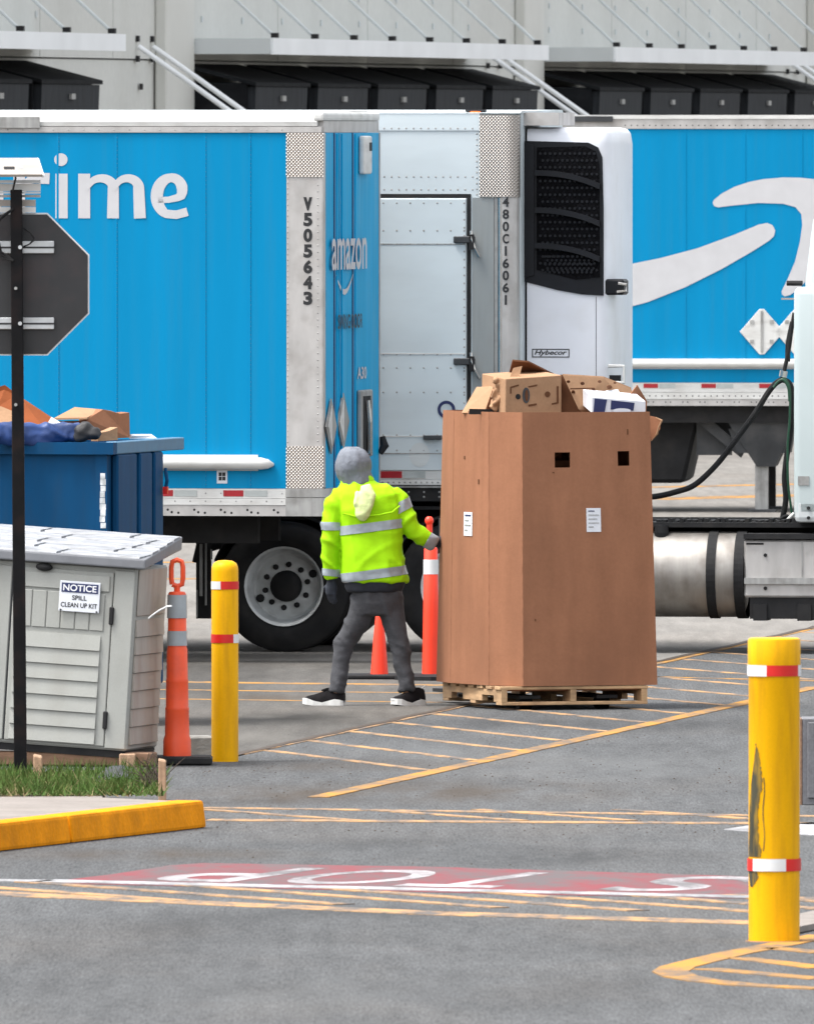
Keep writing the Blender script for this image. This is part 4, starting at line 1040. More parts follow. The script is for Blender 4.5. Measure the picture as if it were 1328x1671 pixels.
# ------------------------------------------------------------------ trailer C: far blue trailer with arrow
FC = Frame(1240, 190.5, 4.0)
C = thing('box_trailer', 'far blue box trailer with big curved pale arrow, standing on its landing gear', 'trailer'); FC.put(C)
zC = lambda py: FC.hit(1200, py)[2]
xC = lambda px, py=400: FC.hit(px, py)[0]
c0, c1 = xC(870), xC(870) + 14.5
box('side_panel', M_blue, C, c0, c1, 0, .03, zC(624), zC(210))
box('trailer_body', M_whitealu, C, c0 + .02, c1, .031, 2.5, zC(660), zC(194))
box('top_rail', M_alu, C, c0, c1, -.012, .03, zC(209.5), zC(194))
box('roof', M_whitealu, C, c0, c1, -.02, 2.5, zC(193.5), zC(187))
box('roof_bracket', M_chassis2, C, xC(905), xC(1000), -.05, -.021, zC(198), zC(189))
box('tape_rail', M_whitealu, C, c0, c1, -.012, .03, zC(640), zC(624.5))
box('lower_rail', M_whitealu, C, c0, c1, -.02, .03, zC(651), zC(640.5))
box('bottom_rail', M_alu, C, c0, c1, -.014, .03, zC(662), zC(651.5))
tape_row(C, c0, c1, zC(633), zC(626), -.0122, .6, xC(1050))
MB().tube([(c0, -.05, zC(593)), (c1, -.05, zC(593))], .045, 10).build('rub_rail', M_whitealu, C, smooth=True)
box('rub_rail_plate', M_whitealu, C, c0, c1, -.014, -.001, zC(602), zC(585))
rvc = []
for px in range(1020, 1330, 10): rvc += [(xC(px), -.0125, zC(204)), (xC(px), -.0205, zC(646))]
for px in range(1030, 1330, 28): rvc += [(xC(px), -.0145, zC(656)), (xC(px + 8), -.0145, zC(656))]
for px in (1118, 1215, 1308): rvc += [(xC(px), -.0005, zC(y)) for y in range(216, 620, 8)]
rivets(rvc, (0, -1, 0), .008, C, M_chassis2, .4)
for px in (1118, 1215, 1308, 940):
    box('panel_joint', M_blue, C, xC(px) - .01, xC(px) + .008, -.005, 0, zC(624), zC(210))
Z4 = lambda x, y: (800 + x / 2.515, 180 + y / 2.515)
def decal(pts, y=-.007):
    return MB().add([(xC(p[0]), y, zC(p[1])) for p in pts], [tuple(range(len(pts)))]).build('arrow_decal', M_decal, C)
low = [(300, 668), (420, 655), (552, 635), (700, 605), (850, 565), (1000, 510), (1100, 468), (1135, 461), (1158, 470), (1169, 492), (1164, 515), (1145, 533), (1080, 575), (950, 650), (800, 725), (650, 785), (552, 812), (420, 835), (300, 850)]
decal([Z4(*p) for p in low])
arw = [(912, 378), (918, 366), (950, 340), (1000, 313), (1060, 293), (1120, 281), (1200, 274), (1270, 275), (1330, 281), (1380, 300), (1405, 340), (1408, 400), (1396, 480), (1368, 570), (1325, 660), (1270, 730), (1230, 757), (1208, 763), (1197, 755), (1195, 742), (1220, 690), (1250, 620), (1270, 540), (1280, 470), (1276, 425), (1252, 396), (1200, 382), (1100, 379), (1000, 389), (935, 397), (918, 392)]
decal([Z4(*p) for p in arw])
for (cx_, cy_, r_) in ((1243, 541, 36), (1300, 541, 36)):
    pl = MB().prism([(xC(cx_ - r_), -.02, zC(cy_)), (xC(cx_ - 4), -.02, zC(cy_ - r_ - 1)), (xC(cx_ + 4), -.02, zC(cy_ - r_ - 1)), (xC(cx_ + r_), -.02, zC(cy_)), (xC(cx_ + 4), -.02, zC(cy_ + r_ + 1)), (xC(cx_ - 4), -.02, zC(cy_ + r_ + 1))], (0, .012, 0)).build('placard_holder', M_whitealu, C, bevel=.004)
    box('placard_rib', M_alud, pl, xC(cx_) - .012, xC(cx_) + .012, -.03, -.0205, zC(cy_ + r_ - 2), zC(cy_ - r_ + 2))
    for (dx, dy) in ((-16, -16), (16, -16), (-16, 16), (16, 16)):
        box('placard_clip', M_alud, pl, xC(cx_ + dx - 3), xC(cx_ + dx + 3), -.027, -.0205, zC(cy_ + dy + 3), zC(cy_ + dy - 3))
# underside: coupler plate, landing gear and brace
box('coupler_plate', M_dark, C, c0 + .05, xC(1300), .15, 2.3, zC(690), zC(663))
lg = MB().hexa([(xC(1232), .30, zC(762)), (xC(1262), .30, zC(762)), (xC(1262), .9, zC(762)), (xC(1232), .9, zC(762))], [(xC(1186), .20, zC(690)), (xC(1296), .20, zC(690)), (xC(1296), .9, zC(690)), (xC(1186), .9, zC(690))]).build('landing_gear', M_chassis2, C)
MB().hexa([(xC(1200), .28, zC(740)), (xC(1285), .28, zC(740)), (xC(1285), .88, zC(740)), (xC(1200), .88, zC(740))], [(xC(1186), .28, zC(700)), (xC(1292), .28, zC(700)), (xC(1292), .88, zC(700)), (xC(1186), .88, zC(700))]).build('gear_housing', M_chassis2, lg)
box('gear_leg', M_alud, lg, xC(1229), xC(1250), .36, .5, .02, zC(755))
box('gear_shoe', M_chassis2, lg, xC(1218), xC(1262), .28, .58, 0, .03)
box('gear_leg', M_dark, lg, xC(1229), xC(1250), 1.9, 2.05, .02, zC(700))
box('gear_shoe', M_chassis2, lg, xC(1218), xC(1262), 1.82, 2.12, 0, .03)
MB().hexa([(xC(1112), .35, zC(672)), (xC(1134), .35, zC(666)), (xC(1134), .45, zC(666)), (xC(1112), .45, zC(672))], [(xC(1206), .35, zC(748)), (xC(1214), .35, zC(734)), (xC(1214), .45, zC(734)), (xC(1206), .45, zC(748))]).build('gear_brace', M_chassis2, C)
box('skirt_board', M_chassis2, C, xC(1132), xC(1190), .5, .55, zC(744), zC(688))
# yard tyre set standing under its nose
MB().hexa([(xC(1040), .5, zC(790)), (xC(1112), .5, zC(790)), (xC(1112), 2.2, zC(790)), (xC(1040), 2.2, zC(790))], [(xC(1040), .5, zC(668)), (xC(1140), .5, zC(668)), (xC(1140), 2.2, zC(668)), (xC(1040), 2.2, zC(668))]).build('nose_support', M_dark, C, bevel=.04)
for px in (960, 1030): box('nose_support_leg', M_dark, C, xC(px), xC(px + 20), .6, .8, 0, zC(690))
for xw in (c1 - 1.5, c1 - 2.8): wheel('wheel', C, xw, .02)

# ------------------------------------------------------------------ worker
WY = 126.8; s_ = F / WY
wk_ = tag(bpy.data.objects.new('person', None), 'person in lime jacket, grey hood and charcoal trousers, striding beside the tall carton', 'person')
COL.objects.link(wk_)
g0 = gp(600, 1152); wk_.location = (g0.x, g0.y, 0)
def wp(px, py, y=0.0): return Vector(((px - 600) / s_, y, (1152 - py) / s_))
def ringz(px0, px1, py, ry_, cy=0.0, n=20, sq=2.4):
    cx_ = (px0 + px1) / 2; rx = (px1 - px0) / 2 / s_; c = wp(cx_, py, cy); out = []
    for k in range(n):
        a = 2 * math.pi * k / n; ca, sa = math.cos(a), math.sin(a)
        out.append(c + Vector((rx * math.copysign(abs(ca) ** (2 / sq), ca), ry_ * math.copysign(abs(sa) ** (2 / sq), sa), 0)))
    return out
face = Vector((-.55, .82, -.12)).normalized()
# body (continuous)
bd = MB()
hc = wp(575, 762, .06)
bd.ell(hc, (.082, .10, .118))
bd.ell(hc + face * .10 + Vector((0, 0, -.01)), (.018, .022, .024))
side = Vector((face.y, -face.x, 0)).normalized()
for q in (1, -1): bd.ell(hc + side * q * .082 + Vector((0, 0, -.005)), (.014, .018, .03))
bd.ell(hc + face * .06 + Vector((0, 0, -.085)), (.045, .045, .035))
bd.tube([wp(579, 775, .04), wp(588, 805, .03)], .058, 10)
bd.loft([ringz(570, 640, 806, .08, .03), ringz(560, 648, 830, .10, .03), ringz(566, 646, 890, .10, .02), ringz(584, 646, 950, .10, 0), ringz(592, 640, 985, .09, 0)])
LSh, LEl, LWr = wp(552, 812, .0), wp(541, 880, -.01), wp(543, 944, .03)
RSh, REl, RWr = wp(644, 812, .02), wp(672, 864, .0), wp(708, 884, .06)
bd.tube([LSh, LEl, LWr], [.055, .045, .028], 10)
bd.tube([RSh, REl, RWr], [.055, .045, .028], 10)
LH, LK, LA_ = wp(594, 975), wp(562, 1052, .05), wp(549, 1128, .03)
RH, RK, RA = wp(636, 975), wp(652, 1048, -.02), wp(664, 1126, -.03)
bd.tube([LH, LK, LA_], [.070, .050, .04], 12); bd.tube([RH, RK, RA], [.070, .050, .04], 12)
bd.tube([LA_, wp(552, 1142, .03), wp(520, 1148, .05)], [.04, .035, .03], 8); bd.tube([RA, wp(672, 1142, -.02), wp(650, 1148, -.07)], [.04, .035, .03], 8)
body = remesh('body', bd, .014, M_skin, wk_, 3)
for q in (1, -1):
    MB().ell(hc + face * .088 + side * q * .032 + Vector((0, 0, .012)), (.013, .013, .011)).build('eye', M_eye, body, smooth=True)
# trousers
tr_ = MB()
tr_.loft([ringz(579, 655, 940, .12, 0), ringz(577, 657, 962, .13, 0), ringz(576, 656, 985, .125, 0), ringz(580, 650, 1004, .10, 0)])
tr_.tube([wp(595, 980), wp(583, 1015, .02), LK + Vector((-.005, 0, 0)), wp(555, 1085, .045), wp(550, 1120, .03), wp(550, 1130, .03)], [.094, .086, .066, .060, .054, .058], 14)
tr_.tube([wp(635, 980), wp(643, 1015, 0), RK, wp(657, 1085, -.02), wp(663, 1115, -.03), wp(664, 1128, -.03)], [.094, .084, .066, .060, .054, .058], 14)
def wr_t(co):
    k = max(0, 1 - abs(co.z - .12) / .14); q = max(0, 1 - abs(co.z - .42) / .12)
    return .004 * noise.noise(co * 7) + .016 * fold(Vector((co.x * 6, co.y * 5, co.z * 5 + co.x * 6)), 3) + (.016 * k + .012 * q) * fold(Vector((co.x * 6 + 3, co.y * 6, co.z * 17 + co.x * 9)), 2) - .004
trs = remesh('trousers', tr_, .010, M_trouser, wk_, 3, wr_t)
# shoes
def shoe(heel, toe, w):
    d = toe - heel; L = d.length; d.normalize(); u = Vector((-d.y, d.x, 0)).normalized(); up = Vector((0, 0, 1))
    ro = []; rs = []
    for (t, wd, hgt) in ((0, .62, .085), (.06, .85, .095), (.2, .95, .105), (.35, .9, .10), (.5, .98, .075), (.7, 1.12, .055), (.86, 1.05, .045), (.96, .75, .032), (1.0, .4, .02)):
        c = heel + d * L * t; lift = .012 * max(0, t - .75) / .25
        hw = w * wd / 2
        ro.append([c + u * hw + up * (.022 + lift), c + u * hw * .95 + up * (.022 + hgt * .5 + lift), c + u * hw * .5 + up * (.022 + hgt), c - u * hw * .5 + up * (.022 + hgt), c - u * hw * .95 + up * (.022 + hgt * .5 + lift), c - u * hw + up * (.022 + lift)])
        q = hw * 1.08
        rs.append([c + u * q + up * (.001 + lift), c + u * q + up * (.034 + lift + .012 * math.sin(t * 9)), c - u * q + up * (.034 + lift + .012 * math.sin(t * 9)), c - u * q + up * (.001 + lift)])
    sh = MB().loft(ro).build('shoe', M_shoe, wk_, smooth=True)
    MB().loft(rs).build('sole', M_sole, sh)
    MB().tube([heel + d * .03 + up * .11, heel + d * -.012 + up * .135, heel + d * -.005 + up * .09], .006, 6).build('pull_tab', M_sole, sh)
    MB().box(-.022, .022, -.03, .03, 0, .012, Matrix.Translation(heel + d * L * .45 + up * .105) @ Matrix.Rotation(math.atan2(d.y, d.x), 4, 'Z') @ Matrix.Rotation(R(18), 4, 'Y')).build('tongue', M_shoe, sh)
    return sh
gz = lambda px, y: Vector(((px - 600) / s_, y, 0))
shoe(gz(562, .02), gz(495, .10), .10)
shoe(gz(690, .03), gz(641, -.12), .10)
# jacket
jk = MB()
jk.loft([ringz(557, 606, 782, .085, .05), ringz(556, 616, 788, .10, .05), ringz(551, 640, 796, .125, .04), ringz(547, 651, 808, .145, .03), ringz(550, 654, 830, .155, .02), ringz(554, 655, 868, .155, .01), ringz(556, 660, 910, .16, 0), ringz(557, 666, 947, .165, 0), ringz(558, 666, 951, .16, 0)])
jk.tube([wp(560, 806, .02), wp(549, 824, .01), wp(541, 862, -.01), wp(540, 880, -.015), wp(539, 905, 0), wp(540, 928, .015), wp(541, 946, .025)], [.07, .085, .070, .067, .065, .058, .053], 14)
jk.tube([wp(636, 806, .02), wp(650, 820, .02), wp(664, 848, .0), wp(672, 864, .0), wp(688, 876, .03), wp(709, 888, .06)], [.072, .080, .070, .067, .060, .048], 14)
def wr_j(co):
    f = .006 * noise.noise(Vector((co.x * 6, co.y * 5, co.z * 6)))
    if co.x < -.178:            # hanging sleeve: slanting creases
        f += .015 * fold(Vector((co.x * 3, co.y * 3 + 4, co.z * 9 + co.x * 7))) - .004
    elif co.x > .235:
        f += .015 * fold(Vector(((co.x - co.z) * 7, co.y * 4, (co.x + co.z) * 2 + 9))) - .004
    else:                        # back: long drag lines from the shoulders to the hem
        f += .015 * fold(Vector((co.x * 5 + co.z * 2.2, co.y * 2, co.z * 2.0 + 3)), 3) - .003
        f += .008 * fold(Vector((co.x * 4 - co.z * 5, co.y * 2 + 7, co.z * 4)), 3)
    return f
jac = remesh('jacket', jk, .0095, M_hivis, wk_, 2, wr_j)
xl = (556 - 600) / s_; xrr = (660 - 600) / s_
tl = Vector((-.095, 0, 1)).normalized()           # torso tape rises to the right
def band(y0, y1, slope, planes, off=.005, m=M_silver, name='reflective_tape'):
    nrm = Vector((-slope, 0, 1)).normalized()
    return slice_shell(name, jac, [(wp(605, y0), nrm), (wp(605, y1), -nrm)] + planes, off, m, jac)
notL = [(Vector((xl, 0, 0)), Vector((-1, 0, 0)))]
notR = [(Vector((xrr - .02, 0, 0)), Vector((1, 0, 0)))]
band(853, 868, .125, notL + notR)
band(930, 945, .13, notL)
band(854, 867, -.02, [(Vector((xl - .004, 0, 0)), Vector((1, 0, 0)))])
band(935.5, 947, -.1, [(Vector((xl - .004, 0, 0)), Vector((1, 0, 0)))])
ud = (wp(672, 864) - wp(648, 818)).normalized(); fd = (wp(709, 888) - wp(680, 871)).normalized()
onR = [(Vector((xrr - .045, 0, 0)), Vector((-1, 0, 0)))]
slice_shell('reflective_tape', jac, [(wp(653, 819), -ud), (wp(660, 834), ud)] + onR, .005, M_silver, jac)
slice_shell('reflective_tape', jac, [(wp(697, 881), -fd), (wp(697, 908), Vector((0, 0, -1)))] + onR, .005, M_silver, jac)
# dark lower hem and cuffs
hm = MB(); hm.loft([ringz(560, 664, 943, .155, 0), ringz(562, 660, 958, .152, 0), ringz(566, 655, 967, .145, 0)])
remesh('jacket_lining', hm, .012, M_navycloth, jac, 2)
sc_ = MB()
P = [wp(x, y, yy) for x, y, yy in ((560, 838, -.14), (580, 843, -.155), (600, 842, -.16), (620, 840, -.16), (640, 836, -.15), (652, 826, -.12))]
sc_.tube(P, [.006] * 6, 6); sc_.build('yoke_seam', M_hivis, jac, smooth=True)
# folded spare hood hanging on the back
hd2 = MB()
hd2.tube([wp(597, 792, -.135), wp(600, 806, -.155), wp(594, 825, -.165), wp(592, 842, -.165), wp(592, 849, -.16)], [.03, .055, .06, .05, .02], 12, flat=.45)
hd2.tube([wp(604, 796, -.14), wp(606, 815, -.17), wp(600, 838, -.165)], [.015, .02, .012], 8)
hd2.tube([wp(583, 803, -.145), wp(582, 822, -.165), wp(589, 840, -.16)], [.015, .02, .012], 8)
remesh('folded_hood', hd2, .007, M_hivis2, jac, 2, lambda co: .008 * fold(Vector((co.x * 14, co.y * 8, co.z * 7)), 2))
col = MB(); col.loft([ringz(558, 612, 789, .095, .045), ringz(560, 610, 781, .088, .045), ringz(562, 607, 776, .082, .045)])
remesh('jacket_collar', col, .008, M_hivis, jac, 2)
# grey knitted hood over the head
hk_ = MB(); hk_.ell(wp(575.5, 761, .06), (.122, .135, .128)); hk_.tube([wp(576, 765, .05), wp(582, 782, .04), wp(588, 796, .03)], [.115, .10, .095], 14)
hood = remesh('hood', hk_, .010, M_hood, wk_, 3, lambda co: .004 * noise.noise(co * 8) + .014 * fold(Vector((1.9 * math.atan2(co.x - hc.x, hc.y - co.y + .02) + co.z * 2.5, co.z * 2.2, 3)), 3) - .005,
              keep=lambda co: not ((co - hc).normalized().dot(face) > .72 and co.z < hc.z + .10 and co.z > hc.z - .12))
sd = hood.modifiers.new('thickness', 'SOLIDIFY'); sd.thickness = .008; sd.offset = 1
# gloves with five fingers
def glove(wrist, d, palm_n, curl, thumb_side):
    d = d.normalized(); palm_n = palm_n.normalized(); u = d.cross(palm_n).normalized()
    g = MB()
    g.tube([wrist - d * .05, wrist, wrist + d * .045, wrist + d * .09], [.036, .033, .043, .038], 10, flat=.75)
    for i, (o_, L) in enumerate(((-.030, .075), (-.010, .085), (.010, .08), (.029, .062))):
        b = wrist + d * .085 + u * o_; p = b; dd = d.copy(); P = [wrist + d * .05 + u * o_ * .8, b]
        for k in range(3):
            dd = (dd + palm_n * curl).normalized(); p = p + dd * L * (.42, .33, .25)[k]; P.append(p)
        g.tube(P, [.012, .011, .0105, .0095, .008], 8)
    b = wrist + d * .03 + u * thumb_side * .036
    t1 = b + (u * thumb_side + d * .8).normalized() * .035; t2 = t1 + (d + palm_n * .5).normalized() * .03
    g.tube([wrist + d * .02, b, t1, t2], [.018, .014, .012, .009], 8)
    return remesh('glove', g, .0045, M_glove, wk_, 2)
glove(wp(541, 950, .028), Vector((-.02, .12, -1)), Vector((.5, .6, 0)), .28, -1)
glove(wp(711, 886, .065), Vector((.75, .6, .06)), Vector((.1, .2, -1)), .5, 1)

# ------------------------------------------------------------------ pallet, jack, tall carton and its contents
O = Vector((.644, 125.4, 0)); yawp = R(19)
PF = Frame(818, 125.4, -19)
O = PF.o.copy()
PL = thing('pallet', 'worn wooden pallet beneath the tall brown carton', 'pallet', loc=(O.x, O.y, .035), rz=yawp)
PW, PD = 1.06, 1.22
z1 = .022
for j, yy in enumerate((0.0, .54, 1.11)):
    box('bottom_board', M_wood, PL, .0, PW, yy, yy + .11, 0, z1, bevel=.003)
for i, xx in enumerate((0.0, .50, 1.02)):
    xx = min(xx, PW - .045)
    st = MB()
    for (a, b, lo) in ((.0, .16, z1 + .001), (.16, .40, .065), (.40, .80, z1 + .001), (.80, 1.04, .065), (1.04, PD, z1 + .001)):
        st.box(xx, xx + .042, a, b, lo, .105)
    st.build('stringer', M_wood, PL)
for k in range(7):
    yy = k * .184
    box('deck_board', M_wood, PL, -.004 + random.uniform(-.008, .002), PW + .004, yy, yy + .115, .1052, .127, bevel=.003)
PJ = thing('pallet_jack', 'dark pallet jack with its forks pushed under the wooden pallet', 'pallet jack', loc=(O.x, O.y, 0), rz=yawp)
for xx in (.16, .72):
    fk = box('fork', M_dark, PJ, xx, xx + .15, .08, 1.9, .075, .098)
    MB().tube([(xx + .03, .20, .045), (xx + .12, .20, .045)], .045, 14).build('load_roller', M_rubber, fk)
box('jack_head', M_dark, PJ, .40, .80, 1.9, 2.1, .09, .35, bevel=.03)
MB().tube([(.5, 2.05, .3), (.5, 2.35, 1.15)], .022, 8).build('jack_handle', M_dark, PJ)
MB().tube([(.38, 2.35, 1.12), (.38, 2.38, 1.25), (.62, 2.38, 1.25), (.62, 2.35, 1.12)], .016, 8).build('jack_grip', M_rubber, PJ)
for xx in (.42, .58): MB().tube([(xx - .03, 2.1, .09), (xx + .03, 2.1, .09)], .09, 16).build('steer_wheel', M_rubber, PJ)

CB = thing('tall_carton', 'tall brown corrugated carton heaped with scrap, standing on the wooden pallet', 'cardboard box', loc=(O.x, O.y, 0), rz=yawp)
zc0, zc1 = .165, H - (673 - YH) / F * 125.4
pf = lambda px, py, axis, c: PF.hit(px, py, axis, c)
tY = PF.hit(853, 900, 1, 0.0)
foot_t = [(.0, .27), (.15, -.005), (1.075, .0), (1.075, 1.2), (.12, 1.24), (.0, 1.215), (-.045, .86)]
foot_b = [(-.004, .26), (.155, -.012), (1.13, .0), (1.13, 1.22), (.1, 1.29), (-.028, 1.275), (-.065, .88)]
def wallpt(i, t, v, bulge=0.0):
    a0, a1 = Vector(foot_b[i]), Vector(foot_b[(i + 1) % 7]); b0, b1 = Vector(foot_t[i]), Vector(foot_t[(i + 1) % 7])
    p = (a0 + (a1 - a0) * t) * (1 - v) + (b0 + (b1 - b0) * t) * v
    d = (b1 - b0).normalized(); nrm = Vector((d.y, -d.x))
    p = p + nrm * bulge * math.sin(math.pi * t) * math.sin(math.pi * min(1, v * 1.1))
    return Vector((p.x, p.y, zc0 + (zc1 - zc0) * v))
# hand holes on the wide face
def face_uv(i, px, py):
    for it in range(1): pass
    best = None
    a0, a1 = Vector(foot_t[i]), Vector(foot_t[(i + 1) % 7]); d = a1 - a0; nrm = Vector((d.y, -d.x)).normalized()
    lo, hi = 0.0, 1.0
    for k in range(30):
        t = (lo + hi) / 2; p = a0 + d * t; w = O + Vector((p.x * math.cos(yawp) - p.y * math.sin(yawp), p.x * math.sin(yawp) + p.y * math.cos(yawp), 0))
        x = CX + w.x / w.y * F
        rising = True if i in (0, 1, 5, 6) else False
        if (x < px) == rising: lo = t
        else: hi = t
    z = H - (py - YH) / F * w.y
    return t, (z - zc0) / (zc1 - zc0)
h1 = face_uv(1, 904, 763) + face_uv(1, 929, 738); h2 = face_uv(1, 1006, 760) + face_uv(1, 1025, 736)
inner = []
for i in range(7):
    us = [k / 8 for k in range(9)]; vs_ = [k / 12 for k in range(13)]
    if i == 1:
        us = sorted(us + [h1[0], h1[2], h2[0], h2[2]]); vs_ = sorted(vs_ + [h1[1], h1[3], h2[1], h2[3]])
    mb = MB(); g = []
    bl = .012 if i == 1 else .004
    for layer in (0, 1):
        for v in vs_:
            for u in us:
                p = wallpt(i, u, v, bl)
                if layer:
                    a, b = Vector(foot_t[i]), Vector(foot_t[(i + 1) % 7]); d = (b - a).normalized(); p = p - Vector((d.y, -d.x, 0)) * .009
                g.append(p)
    nu, nv = len(us), len(vs_); mb.v = [tuple(p) for p in g]
    def inhole(u, v):
        for h in (h1, h2):
            if h[0] - 1e-6 <= u <= h[2] + 1e-6 and h[1] - 1e-6 <= v <= h[3] + 1e-6: return True
        return False
    cells = {}
    for b in range(nv - 1):
        for a in range(nu - 1):
            cells[(a, b)] = not (i == 1 and inhole((us[a] + us[a + 1]) / 2, (vs_[b] + vs_[b + 1]) / 2))
    off = nu * nv
    for (a, b), solid in cells.items():
        if not solid: continue
        q = (b * nu + a, b * nu + a + 1, (b + 1) * nu + a + 1, (b + 1) * nu + a)
        mb.f.append(q); mb.f.append(tuple(x + off for x in q[::-1]))
        for (da, db, e) in ((0, -1, (q[0], q[1])), (1, 0, (q[1], q[2])), (0, 1, (q[2], q[3])), (-1, 0, (q[3], q[0]))):
            if not cells.get((a + da, b + db), False):
                mb.f.append((e[1], e[0], e[0] + off, e[1] + off))
    mb.build('carton_wall', M_card, CB)
MB().prism([(.03, .29, zc1 - .10), (.17, .03, zc1 - .10), (1.04, .03, zc1 - .10), (1.04, 1.17, zc1 - .10), (.13, 1.2, zc1 - .10), (.03, 1.17, zc1 - .10)], (0, 0, .01)).build('carton_light_blocker', M_card3, CB)  # unseen dark slab added to keep light out of the carton
box('carton_floor', M_card, CB, .06, 1.0, .05, 1.15, .13, .16)
def on_wall(i, px0, py0, px1, py1, m, name, parent, off=.004):
    t0, v0 = face_uv(i, px0, py1); t1, v1 = face_uv(i, px1, py0)
    a, b = Vector(foot_t[i]), Vector(foot_t[(i + 1) % 7]); d = (b - a).normalized(); nn = Vector((d.y, -d.x, 0))
    bl = .012 if i == 1 else .004
    P = [wallpt(i, t, v, bl) + nn * off for t, v in ((t0, v0), (t1, v0), (t1, v1), (t0, v1))]
    return MB().prism(P, -nn * .002).build(name, m, parent)
lb1 = on_wall(1, 953, 829, 976, 868, M_paper, 'shipping_label', CB)
for k, (a, b) in enumerate(((956, 966), (956, 973), (956, 970), (956, 973), (956, 964))):
    on_wall(1, a, 833 + k * 6.5, b, 834.6 + k * 6.5, M_alud if k else M_navy_print, 'label_print', lb1, .0062)
for (i_, a, b, c, d) in ((1, 1022, 700, 1024, 709), (1, 900, 770, 903, 772), (1, 870, 1010, 872, 1014)):
    on_wall(i_, a, b, c, d, M_card3, 'tear_mark', CB, .003)
for (i_, a, b, c, d) in ((6, 758, 744, 760, 749), (6, 781, 782, 783, 790)):
    on_wall(i_, a, b, c, d, M_card3, 'tear_mark', CB, .003)
M_score = mat('scored_cardboard', (.262, .123, .071), .95, var=.2, vscale=14, spec=.05)
for (i_, t0_, t1_) in ((6, .0, .012), (0, .0, .03), (0, .97, 1.0)):
    a, b = Vector(foot_t[i_]), Vector(foot_t[(i_ + 1) % 7]); d = (b - a).normalized(); nn = Vector((d.y, -d.x, 0)); bl = .012 if i_ == 1 else .004
    mb = MB()
    for k in range(12):
        v0, v1 = k / 12, (k + 1) / 12
        P = [wallpt(i_, t, v, bl) + nn * .0012 for t, v in ((t0_, v0), (t1_, v0), (t1_, v1), (t0_, v1))]
        mb.add(P, [(0, 1, 2, 3)])
    mb.build('score_line', M_score if (i_, t0_) != (1, .42) else M_card, CB)
lb2 = on_wall(6, 760, 836, 773, 874, M_paper, 'shipping_label', CB, .005)
for k, (a, b) in enumerate(((762, 771), (762, 768), (762, 771), (762, 766))):
    on_wall(6, a, 840 + k * 8, b, 842 + k * 8, M_alud if k else M_navy_print, 'label_print', lb2, .0075)
# corrugated scrap inside, under the visible heap
SC = 'scrap cartons heaped in the tall carton'
def place(o, lab, cat, group=SC): return tag(o, lab, cat, group)
def wpt(px, py, dy): return at(px, py, O.y + dy)
def sheet(pts, th, m, name='cardboard_sheet', label='', cat='cardboard', n=None, group=SC):
    """pts: (px, py, depth behind the pallet corner) polygon in space -> board with real thickness"""
    P = [wpt(*p) for p in pts]
    nr = (P[1] - P[0]).cross(P[2] - P[0]).normalized()
    if nr.y > 0: nr = -nr
    c = sum(P, Vector()) / len(P)
    o = MB().prism([p - c for p in P], -nr * th).build(name, m)
    o.location = c; return tag(o, label, cat, group), c, nr
def mark(parent, c, nr, pts, m, name, off=.004):
    """a printed or punched mark on the board's plane"""
    P = []
    for (px, py) in pts:
        d = Vector(((px - CX) / F, 1, -(py - YH) / F)); cam0 = Vector((0, 0, H))
        t = (c - cam0).dot(nr) / d.dot(nr); P.append(cam0 + d * t - c + nr * off)
    return MB().prism(P, -nr * .003).build(name, m, parent)
fill = MB()
for k in range(10):
    cx_, cy_ = random.uniform(.25, .85), random.uniform(.25, .95)
    fill.box(-.16, .16, -.12, .12, -.1, .1, Matrix.Translation((cx_, cy_, zc1 - .18 - random.random() * .06)) @ Matrix.Rotation(random.uniform(0, 3), 4, 'Z') @ Matrix.Rotation(random.uniform(-.4, .4), 4, 'X'))
o = fill.build('packing_fill', M_card3, CB); o['kind'] = 'stuff'
# front printed carton
fc_ = thing('cardboard_box', 'tan carton with punched holes and oval stamp at the front of the heap', 'cardboard box', SC)
fp = [wpt(824, 676, .28), wpt(916, 676, .50), wpt(916, 612, .50), wpt(825, 618, .28)]
dv = Vector((-.16, .42, .03)); c = sum(fp, Vector()) / 4; fc_.location = c
MB().prism([p - c for p in fp], dv).build('carton_body', M_card2, fc_, bevel=.004)
nr = (fp[1] - fp[0]).cross(fp[2] - fp[0]).normalized()
if nr.y > 0: nr = -nr
oval = lambda cx_, cy_, a, b, n=14: [(cx_ + a * math.cos(2 * math.pi * k / n), cy_ + b * math.sin(2 * math.pi * k / n)) for k in range(n)]
mark(fc_, c, nr, oval(845, 647, 4, 4.5), M_dark, 'punched_hole')
mark(fc_, c, nr, oval(893, 643, 4.5, 4.5), M_card3, 'punched_hole')
mark(fc_, c, nr, oval(858, 645, 6, 13), M_chassis2, 'oval_stamp')
mark(fc_, c, nr, oval(858.5, 645, 2.5, 9.5), M_card3, 'oval_stamp', .0075)
for q in ([(862, 630), (876, 627), (876, 629.5), (862, 632)], [(862, 660), (875, 658), (875, 661), (862, 663)], [(832, 631), (846, 627), (846, 629.5), (834, 633), (834, 642), (832, 642)], [(908, 630), (911, 630), (911, 658), (900, 660), (900, 658), (908, 656)]):
    mark(fc_, c, nr, q, M_card3, 'slot_mark')
# open dark flap
sheet([(826, 628, .95), (836, 589, .60), (862, 591, .62), (908, 614, .85), (908, 632, 1.05)], .012, M_card3, label='dark brown open carton flap standing highest on the heap')
sheet([(829, 622, .42), (838, 600, .46), (852, 597, .48), (846, 618, .44)], .010, M_card2, label='small pale torn flap beside the highest dark flap')
